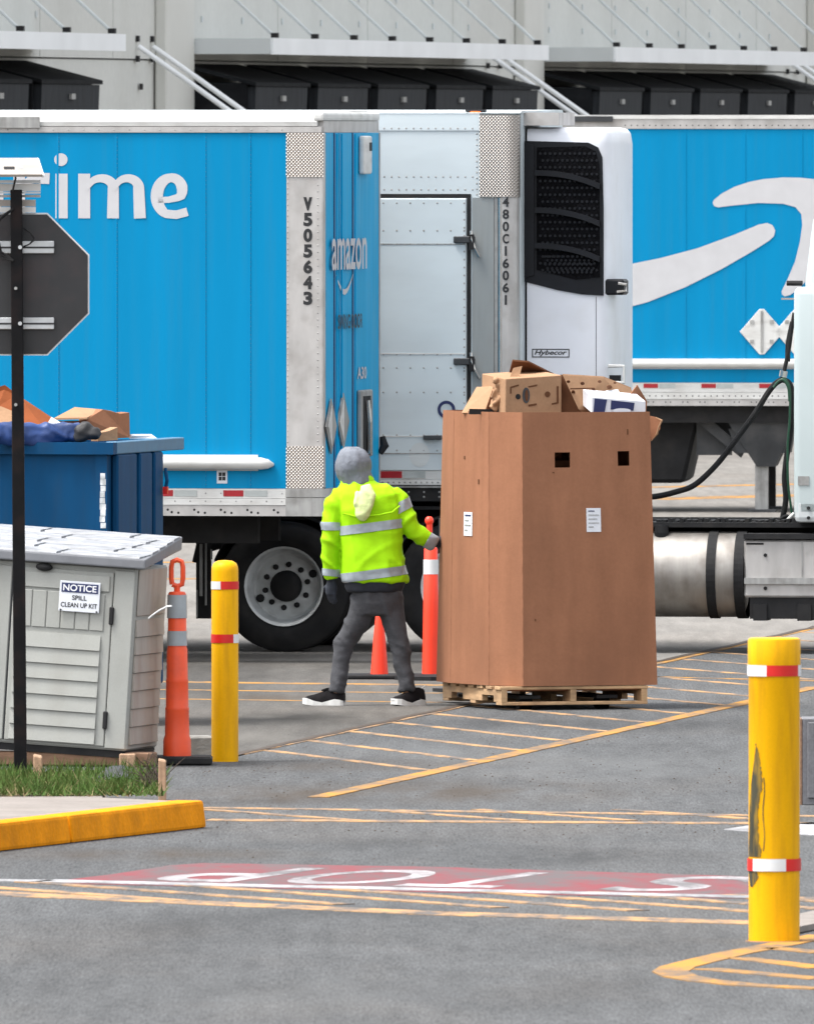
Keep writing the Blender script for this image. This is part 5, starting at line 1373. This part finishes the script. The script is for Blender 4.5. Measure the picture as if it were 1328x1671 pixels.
# left leaning carton
lf = thing('cardboard_box', 'pale tan carton leaning at the heap end nearest the worker', 'cardboard box', SC)
P = [wpt(752, 674, .62), wpt(790, 674, .45), wpt(806, 630, .50), wpt(777, 631, .68)]; c = sum(P, Vector()) / 4; lf.location = c
MB().prism([p - c for p in P], Vector((.16, .22, -.05))).build('carton_body', M_card2, lf, bevel=.004)
MB().prism([p - c for p in (wpt(790, 676, .44), wpt(806, 629, .49), wpt(824, 640, .60), wpt(824, 676, .60))], Vector((0, .01, 0))).build('carton_flap', M_card, lf)
sheet([(765, 676, .35), (766, 667, .35), (822, 668, .40), (822, 676, .40)], .008, M_dark, name='black_tray', label='black plastic tray edge showing under the leaning pale carton', cat='tray')
# crumpled paper
cp = MB()
for k in range(11): cp.ell(wpt(812 + random.uniform(-10, 9), 642 + random.uniform(-24, 24), .40), (.028, .03, .028))
cpo = remesh('crumpled_paper', cp, .008, M_card2, None, 1, lambda co: .03 * fold(co * 22, 2) - .012)
tag(cpo, 'crumpled tan packing paper stuffed beside the holed carton', 'packing paper', SC)
# sloping holed sheet
o, c, nr = sheet([(918, 612, .52), (985, 616, .70), (1030, 634, .95), (1040, 676, .80), (955, 678, .55), (944, 668, .50)], .01, M_card2, label='broad tan holed sheet sloping down behind the white and blue box')
for q in (oval(927, 622, 3, 2), oval(950, 625, 3.5, 2.5), oval(978, 622, 3, 2), oval(994, 631, 4.5, 3), oval(935, 640, 3, 4), oval(956, 650, 8, 3), oval(955, 664, 4.5, 3.5), oval(968, 634, 3, 2), oval(1003, 624, 2.5, 1.5)):
    mark(o, c, nr, q, M_card3, 'punched_hole')
mark(o, c, nr, [(930, 633), (966, 632), (966, 633.5), (930, 634.5)], M_card3, 'crease')
# dark gap sheet between
sheet([(914, 678, .56), (914, 611, .58), (924, 611, .60), (950, 668, .58), (950, 678, .56)], .006, M_card3, label='brown inner flap in the gap next to the holed carton')
# white and blue box
wb = thing('cardboard_box', 'white carton with navy blue panels at the heap front', 'cardboard box', SC)
P = [wpt(966, 674, .30), wpt(1053, 676, .42), wpt(1053, 655, .42), wpt(990, 650, .33), wpt(966, 648, .30)]; c = sum(P, Vector()) / 5; wb.location = c
MB().prism([p - c for p in P], Vector((-.06, .24, .05))).build('carton_body', M_paper, wb)
nr = (P[1] - P[0]).cross(P[2] - P[0]).normalized()
if nr.y > 0: nr = -nr
mark(wb, c, nr, [(968, 673), (986, 673), (990, 652), (970, 650)], M_navy_print, 'printed_panel')
mark(wb, c, nr, [(996, 668), (1033, 670), (1035, 657), (997, 653)], M_navy_print, 'printed_panel')
mark(wb, c, nr, oval(1014, 670, 15, 4), M_paper, 'printed_swoosh', .008)
MB().prism([p - c for p in (wpt(990, 650, .40), wpt(1016, 650, .48), wpt(1008, 636, .62), wpt(988, 638, .55))], Vector((0, .006, .003))).build('carton_flap', M_paper, wb)
sheet([(1022, 652, .60), (1040, 628, .66), (1056, 655, .72), (1054, 672, .70)], .008, M_card, label='brown pointed flap above the white and blue carton')
# carton hanging over the far edge
ov = thing('cardboard_box', 'small torn carton poking out past the tall carton edge by the tank', 'cardboard box', SC)
P = [wpt(1052, 722, 1.0), wpt(1066, 716, .95), wpt(1077, 700, .92), wpt(1078, 684, .92), wpt(1068, 680, .95), wpt(1050, 676, 1.0)]; c = sum(P, Vector()) / 6; ov.location = c
MB().prism([p - c for p in P], Vector((-.05, .2, 0))).build('carton_body', M_card, ov)
MB().tube([p - c + Vector((.003, -.012, 0)) for p in (wpt(1062, 719, .96), wpt(1071, 708, .92), wpt(1074, 696, .91), wpt(1079, 686, .91), wpt(1069, 681, .93))], [.004, .008, .006, .009, .004], 6).build('torn_edge', M_card2, ov)

# ------------------------------------------------------------------ bollards and delineators
def bollard(px, pbot, ptop, wpx, label, bands, scuff=False, dome=False):
    g = gp(px, pbot); s = F / g.y; r = wpx / s / 2; h = (pbot - ptop) / s
    o = thing('bollard', label, 'bollard', 'yellow bollards', loc=(g.x, g.y, 0))
    if dome: prof = [(r, 0), (r, h - .07), (r * .98, h - .045), (r * .86, h - .02), (r * .55, h - .004), (0, h)]
    else: prof = [(r * .97, 0), (r * .97, h - .19), (r, h - .18), (r, h - .015), (r * .97, h - .004), (r * .9, h), (0, h)]
    MB().lathe(prof, (0, 0, 0), (0, 0, 1), 40, False).build('post_sleeve', M_yellow, o, smooth=True)
    for (py, hp, segs) in bands:
        z = (pbot - py) / s; hb_ = hp / s / 2; rr = r * 1.0 + .003
        for (a0, a1, m) in segs:            # angle in degrees, -90 faces the camera
            N_ = max(3, int((a1 - a0) / 8)); mb = MB()
            ring0 = [(rr * math.cos(R(a0 + (a1 - a0) * k / N_)), rr * math.sin(R(a0 + (a1 - a0) * k / N_))) for k in range(N_ + 1)]
            mb.add([(p[0], p[1], z - hb_) for p in ring0] + [(p[0], p[1], z + hb_) for p in ring0], [(k, k + 1, N_ + 2 + k, N_ + 1 + k) for k in range(N_)])
            mb.build('reflective_band', m, o, smooth=True)
    return o, g, s, r, h
# angle for a column offset f in -1..1 : x = r*f -> angle = -90 + asin(f)
an = lambda f: -90 + math.degrees(math.asin(f))
bollard(367, 1243, 914, 44, 'narrow domed yellow bollard next to the orange marker post', [
    (955, 13, ((an(-.99) - 60, an(-.30), M_whiteband), (an(-.30), an(.999) + 50, M_redband))),
    (1042, 14, ((an(-.999) - 40, an(.62), M_redband), (an(.62), an(.999) + 60, M_whiteband)))], dome=True)
fo, fg, fs, fr, fh = bollard(1263, 1537, 1041, 86, 'thick scraped yellow bollard at the pointed floor marking', [
    (1094, 18, ((an(-.999) - 60, an(-.30), M_whiteband), (an(-.30), an(.88), M_redband), (an(.88), an(.999) + 60, M_whiteband))),
    (1411, 20, ((an(-.999) - 60, an(-.80), M_redband), (an(-.80), an(.42), M_whiteband), (an(.42), an(.999) + 60, M_redband)))])
# the scrape: a ragged patch wrapped round the sleeve
sc = MB(); L, Q = [], []
pr = [(1213, .70, .76), (1225, .74, .62), (1245, .80, .56), (1262, .85, .50), (1280, .90, .46), (1300, .93, .58), (1320, .95, .62), (1345, .96, .66), (1370, .97, .62), (1390, .985, .52), (1400, .99, .55)]
def curve_patch(pr, rr, name):
    mb = MB(); rows = []
    for (py, f0, f1) in pr:
        z = (1537 - py) / fs; a0, a1 = an(-f0), an(-f1)
        rows.append([(rr * math.cos(R(a0 + (a1 - a0) * k / 6)), rr * math.sin(R(a0 + (a1 - a0) * k / 6)), z) for k in range(7)])
    for i in range(len(rows) - 1):
        for k in range(6): mb.add([rows[i][k], rows[i][k + 1], rows[i + 1][k + 1], rows[i + 1][k]], [(0, 1, 2, 3)])
    return mb.build(name, M_scuff, fo)
fine = []
for i in range(len(pr) - 1):
    for k in range(5):
        t = k / 5; a, b = pr[i], pr[i + 1]
        fine.append((a[0] + (b[0] - a[0]) * t, min(.995, a[1] + (b[1] - a[1]) * t + random.uniform(-.004, .002)), a[2] + (b[2] - a[2]) * t + random.uniform(-.035, .035)))
curve_patch(fine, fr * .97 + .002, 'scrape_mark')
curve_patch([(1421, .985, .70), (1430, .97, .62), (1438, .95, .72), (1447, .93, .84)], fr * .97 + .002, 'scrape_mark')
curve_patch([(1268 + k * 12, .44 - .03 * math.sin(k), .405 - .03 * math.sin(k)) for k in range(11)], fr * .97 + .002, 'scrape_mark')
# rust at the foot
ft = MB().lathe([(fr * .975, 0), (fr * 1.06, .006), (fr * 1.10, 0)], (0, 0, 0), (0, 0, 1), 30, False).build('foot_seal', M_oldwood, fo)

dg = gp(289, 1248); ds = F / dg.y
DL = thing('marker_post', 'orange marker post with grey bands and loop handle, beside the shed', 'marker post', 'orange marker posts', loc=(dg.x, dg.y, 0))
box('base', M_rubber, DL, -.22, .22, -.2, .2, 0, .055, bevel=.012)
bz = .055
zd = lambda py: bz + (1240 - py) / ds
rp = lambda w: w / ds / 2
MB().lathe([(rp(46), zd(1240)), (rp(45), zd(1214)), (rp(40), zd(1206)), (rp(38.5), zd(1165)), (rp(39.5), zd(1163)), (rp(37), zd(1160)), (rp(36), zd(1120)), (rp(37), zd(1118)), (rp(35), zd(1114)), (rp(33.5), zd(1066)), (rp(31), zd(1062)), (rp(29), zd(975)), (rp(24), zd(972)), (0, zd(971))], (0, 0, 0), (0, 0, 1), 28, False).build('post_body', M_orange, DL, smooth=True)
for (a, b) in ((1060, 1036), (1015, 977)):
    MB().lathe([(rp(32) + .002, zd(a)), (rp(30) + .003, zd(b))], (0, 0, 0), (0, 0, 1), 28, False).build('reflective_band', M_greyband, DL, smooth=True)
hn = MB().tube([(0, 0, zd(973)), (0, 0, zd(962))], rp(10), 8).build('handle_neck', M_orange, DL)
lp = [( -rp(16), zd(960)), (-rp(19), zd(950)), (-rp(19), zd(932)), (-rp(15), zd(923)), (0, zd(920)), (rp(15), zd(923)), (rp(19), zd(932)), (rp(19), zd(950)), (rp(16), zd(960)), (0, zd(963)), (-rp(16), zd(960))]
MB().tube([(p[0], 0, p[1]) for p in lp], .016, 8).build('handle_loop', M_orange, hn, smooth=True)
# cord from shed to post
cord = MB(); P = [at(243, 1009, 113.9), at(250, 1003, 113.85), at(260, 996, 113.8), at(272, 990, 113.75), at(280, 989, 113.7)]
tag(MB().tube(P, .006, 6).build('white_cord', M_whiteband), 'thin white cord tied from the shed to the marker post', 'cord')

def marker2(px, pbot, ptop, wb_, wt_, label, bands=True, knob=True, base=True):
    g = gp(px, pbot); s = F / g.y; h = (pbot - ptop) / s
    o = thing('marker_post', label, 'marker post', 'orange marker posts', loc=(g.x, g.y, 0))
    if base: MB().lathe([(.26, 0), (.26, .03), (.2, .045), (0, .045)], (0, 0, 0), (0, 0, 1), 8, False).build('base', M_rubber, o)
    rb, rt = wb_ / s / 2, wt_ / s / 2
    MB().lathe([(rb, .045), (rt + (rb - rt) * .5, h * .5), (rt, h - .012), (rt * .8, h), (0, h)], (0, 0, 0), (0, 0, 1), 24, False).build('post_body', M_redor, o, smooth=True)
    if bands:
        for (a, b) in ((913, 937),):
            z0, z1_ = (pbot - b) / s, (pbot - a) / s; rr = rt + (rb - rt) * .12 + .004
            MB().lathe([(rr, z0), (rr, z1_)], (0, 0, 0), (0, 0, 1), 24, False).build('reflective_band', M_whiteband, o, smooth=True)
    if knob:
        MB().tube([(-.01, 0, h - .005), (-.01, 0, h + .17)], .022, 8).build('handle_neck', M_redor, o)
        MB().ell((-.012, 0, h + .19), (.032, .032, .034)).build('handle_knob', M_redor, o, smooth=True)
    return o
marker2(703, 1110, 893, 29, 22, 'red marker post with white band standing behind the right arm of the worker')
c2 = gp(619, 1108); s2 = F / c2.y
CN = thing('traffic_cone', 'narrow red cone glimpsed between the worker\'s legs', 'traffic cone', loc=(c2.x, c2.y, 0))
box('base', M_rubber, CN, -.235, .235, -.22, .22, 0, .035, bevel=.01)
MB().lathe([(.064, .035), (.045, .28), (.022, .52), (.012, .56), (0, .565)], (0, 0, 0), (0, 0, 1), 24, False).build('cone_body', M_redor, CN, smooth=True)
# concrete block behind the orange marker
g = gp(322, 1237); s = F / g.y
o = MB().box(-.09, .09, -.1, .1, 0, .135).build('concrete_block', M_block, None, bevel=.012)
o.location = (g.x, g.y + .12, 0); o.rotation_euler = (0, 0, .2); tag(o, 'grey concrete block behind the orange marker post', 'block')

# ------------------------------------------------------------------ resin shed
SY = 114.2; SS = F / SY
SH = thing('storage_shed', 'putty coloured resin storage shed with notice sign, leaning on timber', 'shed', loc=((205 - CX) / SS, SY, .10))
SH.rotation_euler = (Matrix.Rotation(-R(13), 4, 'Z') @ Matrix.Rotation(R(3.6), 4, 'Y')).to_euler()
# local: x<0 towards the left, y into the depth, origin at the front right bottom corner
ww, dd, hh = 1.55, .82, 1.14
sc_ = lambda p: p / SS
body = MB().box(-ww, 0, .0, dd, .0, hh).build('shed_body', M_shed, SH, bevel=.012)
box('base_skirt', M_dark, SH, -ww + .01, -.01, .02, dd - .02, -.045, -.002)
# right-hand side wall boards
for k in range(7):
    z0 = .04 + k * .112
    MB().hexa([(.0015, .05, z0), (.018, .05, z0), (.018, dd - .06, z0), (.0015, dd - .06, z0)], [(.0015, .05, z0 + .105), (.006, .05, z0 + .105), (.006, dd - .06, z0 + .105), (.0015, dd - .06, z0 + .105)]).build('side_board', M_shedside, SH)
box('side_upper_panel', M_shedside, SH, .0015, .012, .05, dd - .06, .84, hh - .01, bevel=.004)
# doors
xd = -.16                                    # hinge side of the visible door
ld = -.78
def fbox(name, m, x0, x1, z0, z1, d=.016, par=SH, bv=.005, base=-.0015): return box(name, m, par, x0, x1, base - d, base, z0, z1, bevel=bv)
door = fbox('shed_door', M_shed, ld, xd + .02, .02, hh - .035, .012)
fbox('corner_stile', M_shed, -.135, -.004, .01, hh - .02, .012)
fbox('door_gap', M_dark, -.1405, -.1352, .02, hh - .04, .002)
fbox('top_rail', M_shed, ld + .02, xd, hh - .16, hh - .06, .012, door, .005, -.0137)
for k in range(6):
    x0 = ld + .04 + k * .093
    fbox('upper_plank', M_shed, x0, x0 + .088, .735, hh - .175, .008, door, .004, -.0137)
for k in range(7):
    z0 = .03 + k * .097
    MB().hexa([(ld + .03, -.0305, z0), (xd - .04, -.0305, z0), (xd - .04, -.0137, z0), (ld + .03, -.0137, z0)], [(ld + .03, -.019, z0 + .0915), (xd - .04, -.019, z0 + .0915), (xd - .04, -.0137, z0 + .0915), (ld + .03, -.0137, z0 + .0915)]).build('lower_board', M_shed, door)
door2 = fbox('shed_door', M_shed, -ww + .1, ld - .012, .02, hh - .035, .012)
for k in range(7):
    z0 = .03 + k * .097
    MB().hexa([(-ww + .14, -.0305, z0), (ld - .10, -.0305, z0), (ld - .10, -.0137, z0), (-ww + .14, -.0137, z0)], [(-ww + .14, -.019, z0 + .0915), (ld - .10, -.019, z0 + .0915), (ld - .10, -.0137, z0 + .0915), (-ww + .14, -.0137, z0 + .0915)]).build('lower_board', M_shed, door2)
fbox('door_crack', M_chassis2, ld - .011, ld - .002, .02, hh - .04, .008)
hdl = MB().ell((-.585, -.03, hh - .03), (.055, .03, .026)).build('door_handle', M_dark, door, smooth=True)
for z0 in (.13, .78):
    hg = fbox('door_hinge', M_dark, -.152, -.125, z0, z0 + .11, .03)
# notice sign
sg = box('notice_sign', M_paper, SH, -.475, -.215, -.040, -.0345, .845, 1.035, bevel=.0025)
box('sign_header', M_navy_print, sg, -.462, -.228, -.0425, -.0402, .965, 1.022)
lettering('sign_wording', 'NOTICE', M_white_print, sg, lambda u, v: (-.452 + .214 * u, -.0435, .973 + .041 * v), bold=.02)
lettering('sign_wording', 'SPILL', M_black_print, sg, lambda u, v: (-.392 + .094 * u, -.0415, .918 + .030 * v), bold=.02)
lettering('sign_wording', 'CLEAN UP KIT', M_black_print, sg, lambda u, v: (-.462 + .234 * u, -.0415, .872 + .030 * v), bold=.02)
for xx in (-.46, -.23): MB().tube([(xx, -.0402, .853), (xx, -.046, .853)], .006, 6).build('sign_screw', M_dark, sg)
# lid: sloping towards the front
lid = MB().hexa([(-ww - .06, -.07, hh + .0), (.07, -.07, hh + .0), (.07, dd + .05, hh + .10), (-ww - .06, dd + .05, hh + .10)], [(-ww - .06, -.07, hh + .06), (.07, -.07, hh + .06), (.07, dd + .05, hh + .185), (-ww - .06, dd + .05, hh + .185)]).build('shed_lid', M_shedroof, SH, bevel=.01, seg=2)
zz = lambda y: hh + .061 + (y + .07) / (dd + .12) * .125
for r_ in range(5):
    y0 = -.062 + r_ * .183; x0 = -ww - .05 - random.random() * .2
    while x0 < .05:
        x1 = x0 + random.uniform(.34, .62); a, b = max(x0, -ww - .05), min(x1 - .03, .062)
        if b - a > .04:
            sk = .035
            MB().hexa([(a, y0, zz(y0)), (b, y0, zz(y0)), (min(b + sk, .064), y0 + .155, zz(y0 + .155)), (min(a + sk, .05), y0 + .155, zz(y0 + .155))],
                      [(a, y0 + .01, zz(y0) + .012), (b, y0 + .01, zz(y0) + .012), (min(b + sk, .064), y0 + .155, zz(y0 + .155) + .006), (min(a + sk, .05), y0 + .155, zz(y0 + .155) + .006)]).build('shingle', M_shingle, lid)
        x0 = x1
# timber sleepers under the shed
tb = box('timber_sleeper', M_oldwood, None, -1.7, .18, -.09, .09, 0, .085, bevel=.008); tb.location = ((205 - CX) / SS, SY + .12, 0.006); tb.rotation_euler = (0, 0, -R(13)); tag(tb, 'long old timber under the shed front edge', 'timber', 'timbers beneath the shed')
tb2 = box('timber_sleeper', M_stake, None, -.05, .05, -.06, .06, 0, .08, bevel=.006); tb2.location = ((208 - CX) / SS, SY - .05, .006); tag(tb2, 'short pale timber end at the shed corner', 'timber', 'timbers beneath the shed')
tb3 = box('timber_sleeper', M_oldwood, None, -1.7, .0, -.09, .09, 0, .055, bevel=.008); tb3.location = ((240 - CX) / SS, SY + .72, 0.006); tb3.rotation_euler = (0, 0, -R(13)); tag(tb3, 'hidden rear timber under the shed back edge', 'timber', 'timbers beneath the shed')

# ------------------------------------------------------------------ stop sign seen from behind
GY = 3.8 * F / (1272 - YH); GS = F / GY
SG = thing('stop_sign', 'back of an octagonal sign on black post with small solar panel', 'sign', loc=((30 - CX) / GS, GY, zK - .02))
zs = lambda py: H - (py - YH) / GS - (zK - .02)
xs_ = lambda px: (px - 30) / GS
MB().hexa([(xs_(23), -.035, 0), (xs_(44), -.035, 0), (xs_(44), .035, 0), (xs_(23), .035, 0)], [(xs_(17), -.035, zs(309)), (xs_(36), -.035, zs(309)), (xs_(36), .035, zs(309)), (xs_(17), .035, zs(309))]).build('sign_post', M_post, SG, bevel=.004)
cy_ = (347 + 580) / 2
oc = lambda rr, y: [(xs_(29) + rr / GS / math.cos(R(22.5)) * math.cos(R(22.5 + 45 * k)), y, zs(cy_) + rr / GS / math.cos(R(22.5)) * math.sin(R(22.5 + 45 * k))) for k in range(8)]
pt = MB().prism(oc(116.5, .062), (0, .004, 0)).build('sign_edge', M_whiteband, SG)
MB().prism(oc(114.0, .056), (0, .0055, 0)).build('sign_blank', M_signback, SG)
MB().prism(oc(115.5, .0665), (0, .003, 0)).build('sign_face', M_redband, SG)
lettering('sign_wording', 'STOP', M_white_print, SG, lambda u, v: (.26 - .52 * u, .0705, zs(cy_) - .14 + .28 * v), bold=.02)
for (y0, y1) in ((393, 413), (518, 537)):
    br_ = box('sign_brace', M_bracket, SG, xs_(-32), xs_(88), .036, .0555, zs(y1), zs(y0), bevel=.003)
    box('brace_groove', M_signback, br_, xs_(-32), xs_(88.3), .0335, .0358, zs((y0 + y1) / 2 + 2), zs((y0 + y1) / 2 - 1))
    MB().tube([(xs_(33), -.036, zs((y0 + y1) / 2)), (xs_(33), -.05, zs((y0 + y1) / 2))], .012, 8).build('brace_bolt', M_bracket, br_)
for py in (470, 660): MB().tube([(xs_(26), -.036, zs(py)), (xs_(26), -.046, zs(py))], .010, 6).build('post_bolt', M_alud, SG)
sp_ = MB().hexa([(xs_(-60), -.10, zs(288)), (xs_(70), -.10, zs(288)), (xs_(60), .22, zs(262)), (xs_(-60), .22, zs(262))], [(xs_(-60), -.11, zs(284)), (xs_(70), -.11, zs(284)), (xs_(60), .21, zs(258)), (xs_(-60), .21, zs(258))])
SP = sp_.build('solar_panel', M_panelback, SG)
# panel underside faces the camera: front lip low, rear lip high
MB().hexa([(xs_(-60), .205, zs(263)), (xs_(61), .205, zs(263)), (xs_(61), .235, zs(263)), (xs_(-60), .235, zs(263))], [(xs_(-60), .205, zs(257)), (xs_(61), .205, zs(257)), (xs_(61), .235, zs(257)), (xs_(-60), .235, zs(257))]).build('panel_rim', M_whiteband, SP)
MB().tube([(xs_(60), .22, zs(259)), (xs_(71), -.10, zs(287))], .009, 6).build('panel_rim', M_whiteband, SP)
MB().prism([(xs_(8), -.028, zs(281)), (xs_(26), -.028, zs(281)), (xs_(23), .03, zs(271)), (xs_(6), .03, zs(271))], (0, -.02, -.004)).build('junction_box', M_dark, SP)
MB().prism([(xs_(31), -.028, zs(279)), (xs_(42), -.028, zs(279)), (xs_(38), .03, zs(271)), (xs_(28), .03, zs(271))], (0, -.008, -.002)).build('panel_label', M_alud, SP)
MB().tube([(xs_(24), -.05, zs(280)), (xs_(26), -.07, zs(290)), (xs_(23), -.06, zs(302)), (xs_(21), -.04, zs(312))], .006, 6).build('panel_cable', M_rubber, SP)
for (a, b, m, y) in ((293, 299, M_bracket, .03), (299, 312, M_whitealu, .04), (312, 316, M_bracket, .028), (317, 322, M_alud, .034), (325, 337, M_panelback, .042), (337, 347, M_whitealu, .046)):
    box('bracket_bar', m, SP, xs_(-35), xs_(66 if b < 330 else 58), y, y + .02, zs(b - .4), zs(a + .3))
cab_ = MB(); 
for k in range(3):
    cab_.tube([(xs_(22), -.04, zs(340)), (xs_(4 - 6 * k), -.06, zs(352 + 6 * k)), (xs_(-8), -.05, zs(372 + 8 * k)), (xs_(2), -.04, zs(410 + 5 * k)), (xs_(22), -.04, zs(425))], .007, 6)
for k in range(2):
    cab_.tube([(xs_(38), .02, zs(372)), (xs_(50), .0, zs(380)), (xs_(56), .0, zs(388 + 4 * k)), (xs_(48), .0, zs(398)), (xs_(38), .02, zs(402))], .004, 6)
cab_.build('loose_cables', M_rubber, SG)

# ------------------------------------------------------------------ skip bin with waste
DY = 122.0; DS = F / DY
DU = thing('dumpster', 'dark blue steel dumpster heaped with cardboard, standing behind the shed', 'dumpster', loc=((180 - CX) / DS, DY, 0), rz=-R(13))
zD = lambda py: H - (py - YH) / DS
W_, D_ = 2.1, 1.38
hT = zD(722)
def dbx(name, m, *a, **k): return box(name, m, DU, *a, **k)
dbx('front_plate', M_dump, -W_, -.02, 0, .03, .25, hT - .08)
dbx('side_plate', M_dump, -.05, -.02, .031, D_ - .03, .25, hT - .08)
dbx('side_plate', M_dump, -W_, -W_ + .03, .031, D_ - .03, .25, hT - .08)
dbx('back_plate', M_dump, -W_, -.02, D_ - .029, D_, .25, hT - .08)
dbx('bin_floor', M_dump, -W_ + .031, -.051, .031, D_ - .03, .25, .30)
dbx('rim', M_dump, -W_ - .04, .03, -.04, .06, hT - .079, hT)
dbx('rim', M_dump2, -.05, .032, .062, D_ + .56, hT - .079, hT + .004, bevel=.006)
dbx('rim', M_dump, -W_ - .04, .03, D_ - .05, D_ + .05, hT - .079, hT - .002)
dbx('corner_edge', M_dump, -.10, -.02, -.012, -.001, .25, hT - .08)
for (y0, y1) in ((.10, .62), (.72, 1.05), (1.13, 1.36)):
    dbx('side_rib', M_dump, -.019, .03, y0, y1, .25, hT - .081, bevel=.012)
for k in range(9):
    z0 = zD(862) + k * .041
    dbx('scratch_patch', M_scratch, -.065 + random.uniform(-.004, .004), -.03 + random.uniform(-.004, .004), -.0145, -.0122, z0, z0 + random.uniform(.036, .0405))
    if random.random() < .8: dbx('scratch_patch', M_scratch, -.0185, -.014, .632 + random.uniform(0, .01), .70 + random.uniform(-.02, .01), z0 + .03, z0 + random.uniform(.055, .069))
for xx in (-.25, -W_ + .25):
    for yy in (.2, D_ - .2):
        MB().tube([(xx - .03, yy, .1), (xx + .03, yy, .1)], .1, 14).build('castor', M_rubber, DU)
        dbx('castor_fork', M_dark, xx - .05, xx + .05, yy - .05, yy + .05, .14, .249)
MB().tube([(.05, 1.33, zD(770)), (.07, 1.3, zD(790)), (.06, 1.3, zD(802))], .012, 6).build('strap_hook', M_dump, DU)
dbx('hook_tag', M_redband, .045, .075, 1.28, 1.32, zD(812), zD(800))
GD = 'waste lying on the blue dumpster'
def dsheet(pts, th, m, label, name='cardboard_sheet', cat='cardboard'):
    P = [at(p[0], p[1], DY + p[2]) for p in pts]; nr = (P[1] - P[0]).cross(P[2] - P[0]).normalized()
    if nr.y > 0: nr = -nr
    c = sum(P, Vector()) / len(P); o = MB().prism([p - c for p in P], -nr * th).build(name, m); o.location = c
    return tag(o, label, cat, GD)
dsheet([(-30, 722, .5), (-30, 640, .8), (8, 628, .8), (30, 645, .8), (92, 686, .75), (90, 722, .5)], .02, M_card4, 'rust brown cardboard sheet sloping up behind the black sign post')
dsheet([(-40, 690, .42), (-40, 662, .5), (2, 663, .5), (22, 671, .48), (20, 690, .42)], .2, M_card2, 'pale carton edge beside the rust brown cardboard sheet', 'cardboard_box', 'cardboard box')
db = thing('cardboard_box', 'torn brown carton with pale open flap on the dumpster rim', 'cardboard box', GD)
P = [at(140, 718, DY + .55), at(212, 714, DY + .7), at(211, 673, DY + .7), at(196, 675, DY + .68), at(180, 670, DY + .66), at(168, 668, DY + .64), at(142, 684, DY + .55)]
c = sum(P, Vector()) / len(P); db.location = c
MB().prism([p - c for p in P], Vector((-.06, .3, 0))).build('carton_body', M_card, db)
MB().prism([p - c for p in (at(88, 685, DY + .45), at(142, 684, DY + .52), at(168, 671, DY + .9), at(122, 667, DY + .85))], Vector((0, .004, .012))).build('carton_flap', M_card2, db)
MB().prism([p - c for p in (at(94, 687, DY + .46), at(141, 686, DY + .54), at(141, 718, DY + .54), at(94, 718, DY + .46))], Vector((0, .012, 0))).build('carton_side', M_card3, db)
# tarpaulin roll along the front rim
tp = MB(); P = []
for k in range(12):
    px = -60 + 190 * k / 11; P.append(at(px, 708 + 3 * math.sin(k), DY - .02 + .02 * k))
tp.tube(P, [.075 + .01 * math.sin(k * 1.7) for k in range(12)], 14, flat=.8)
tpo = remesh('tarpaulin', tp, .012, M_tarp, None, 1, lambda co: .03 * fold(Vector((co.x * 7 + co.z * 5, co.y * 5, co.z * 7)), 2) + .012 * fold(co * 14, 2) - .014)
tag(tpo, 'rolled blue tarpaulin along the front rim of the dumpster', 'tarpaulin')
bg = MB()
for k in range(7): bg.ell(at(140 + random.uniform(-10, 14), 706 + random.uniform(-8, 8), DY + .12), (.05, .05, .045))
bgo = remesh('rubbish_bag', bg, .010, M_blacksheet, None, 1, lambda co: .012 * noise.noise(co * 34))
tag(bgo, 'crumpled black rubbish bag at the end of the blue tarpaulin', 'rubbish bag', GD)
dsheet([(160, 720, .2), (160, 707, .2), (178, 703, .24), (192, 697, .28), (192, 718, .28)], .1, M_card2, 'small pale carton piece in front of the torn brown carton', 'cardboard_box', 'cardboard box')
dsheet([(140, 706, .1), (158, 699, .12), (165, 705, .12), (150, 712, .1)], .01, M_paper, 'white paper scrap on the black rubbish bag', 'paper_scrap', 'paper')
dsheet([(78, 690, .3), (84, 680, .32), (100, 690, .3), (90, 696, .3)], .006, M_paper, 'white torn paper sticking up behind the blue tarpaulin', 'paper_scrap', 'paper')
dsheet([(212, 716, .9), (216, 711, .9), (250, 711, 1.1), (256, 715, 1.1)], .02, M_paper, 'flat pale board lying on the far dumpster rim', 'cardboard_sheet', 'cardboard')

# ------------------------------------------------------------------ grey cabinet and kerb behind the near bollard
cg = gp(1309, 1314); cs = F / cg.y
GC = thing('utility_cabinet', 'low grey metal cabinet half hidden behind the thick yellow bollard', 'cabinet', loc=(cg.x, cg.y, 0))
box('cabinet_body', M_cabinet, GC, 0, .7, 0, .4, 0, 141 / cs, bevel=.004)
box('cabinet_edge', M_oldwood, GC, -.012, -.001, 0, .4, 0, 140 / cs)
box('cabinet_door', M_cabinet, GC, .03, .67, -.012, -.001, .04, 135 / cs, bevel=.004)
ck = [gp(*p) for p in ((1296, 1526), (1420, 1500), (1420, 1480), (1330, 1497), (1290, 1506))]
isl2 = MB().prism([(p.x, p.y, 0.005) for p in ck], (0, 0, .03)).build('kerb_island', M_walk); tag(isl2, kind='structure')
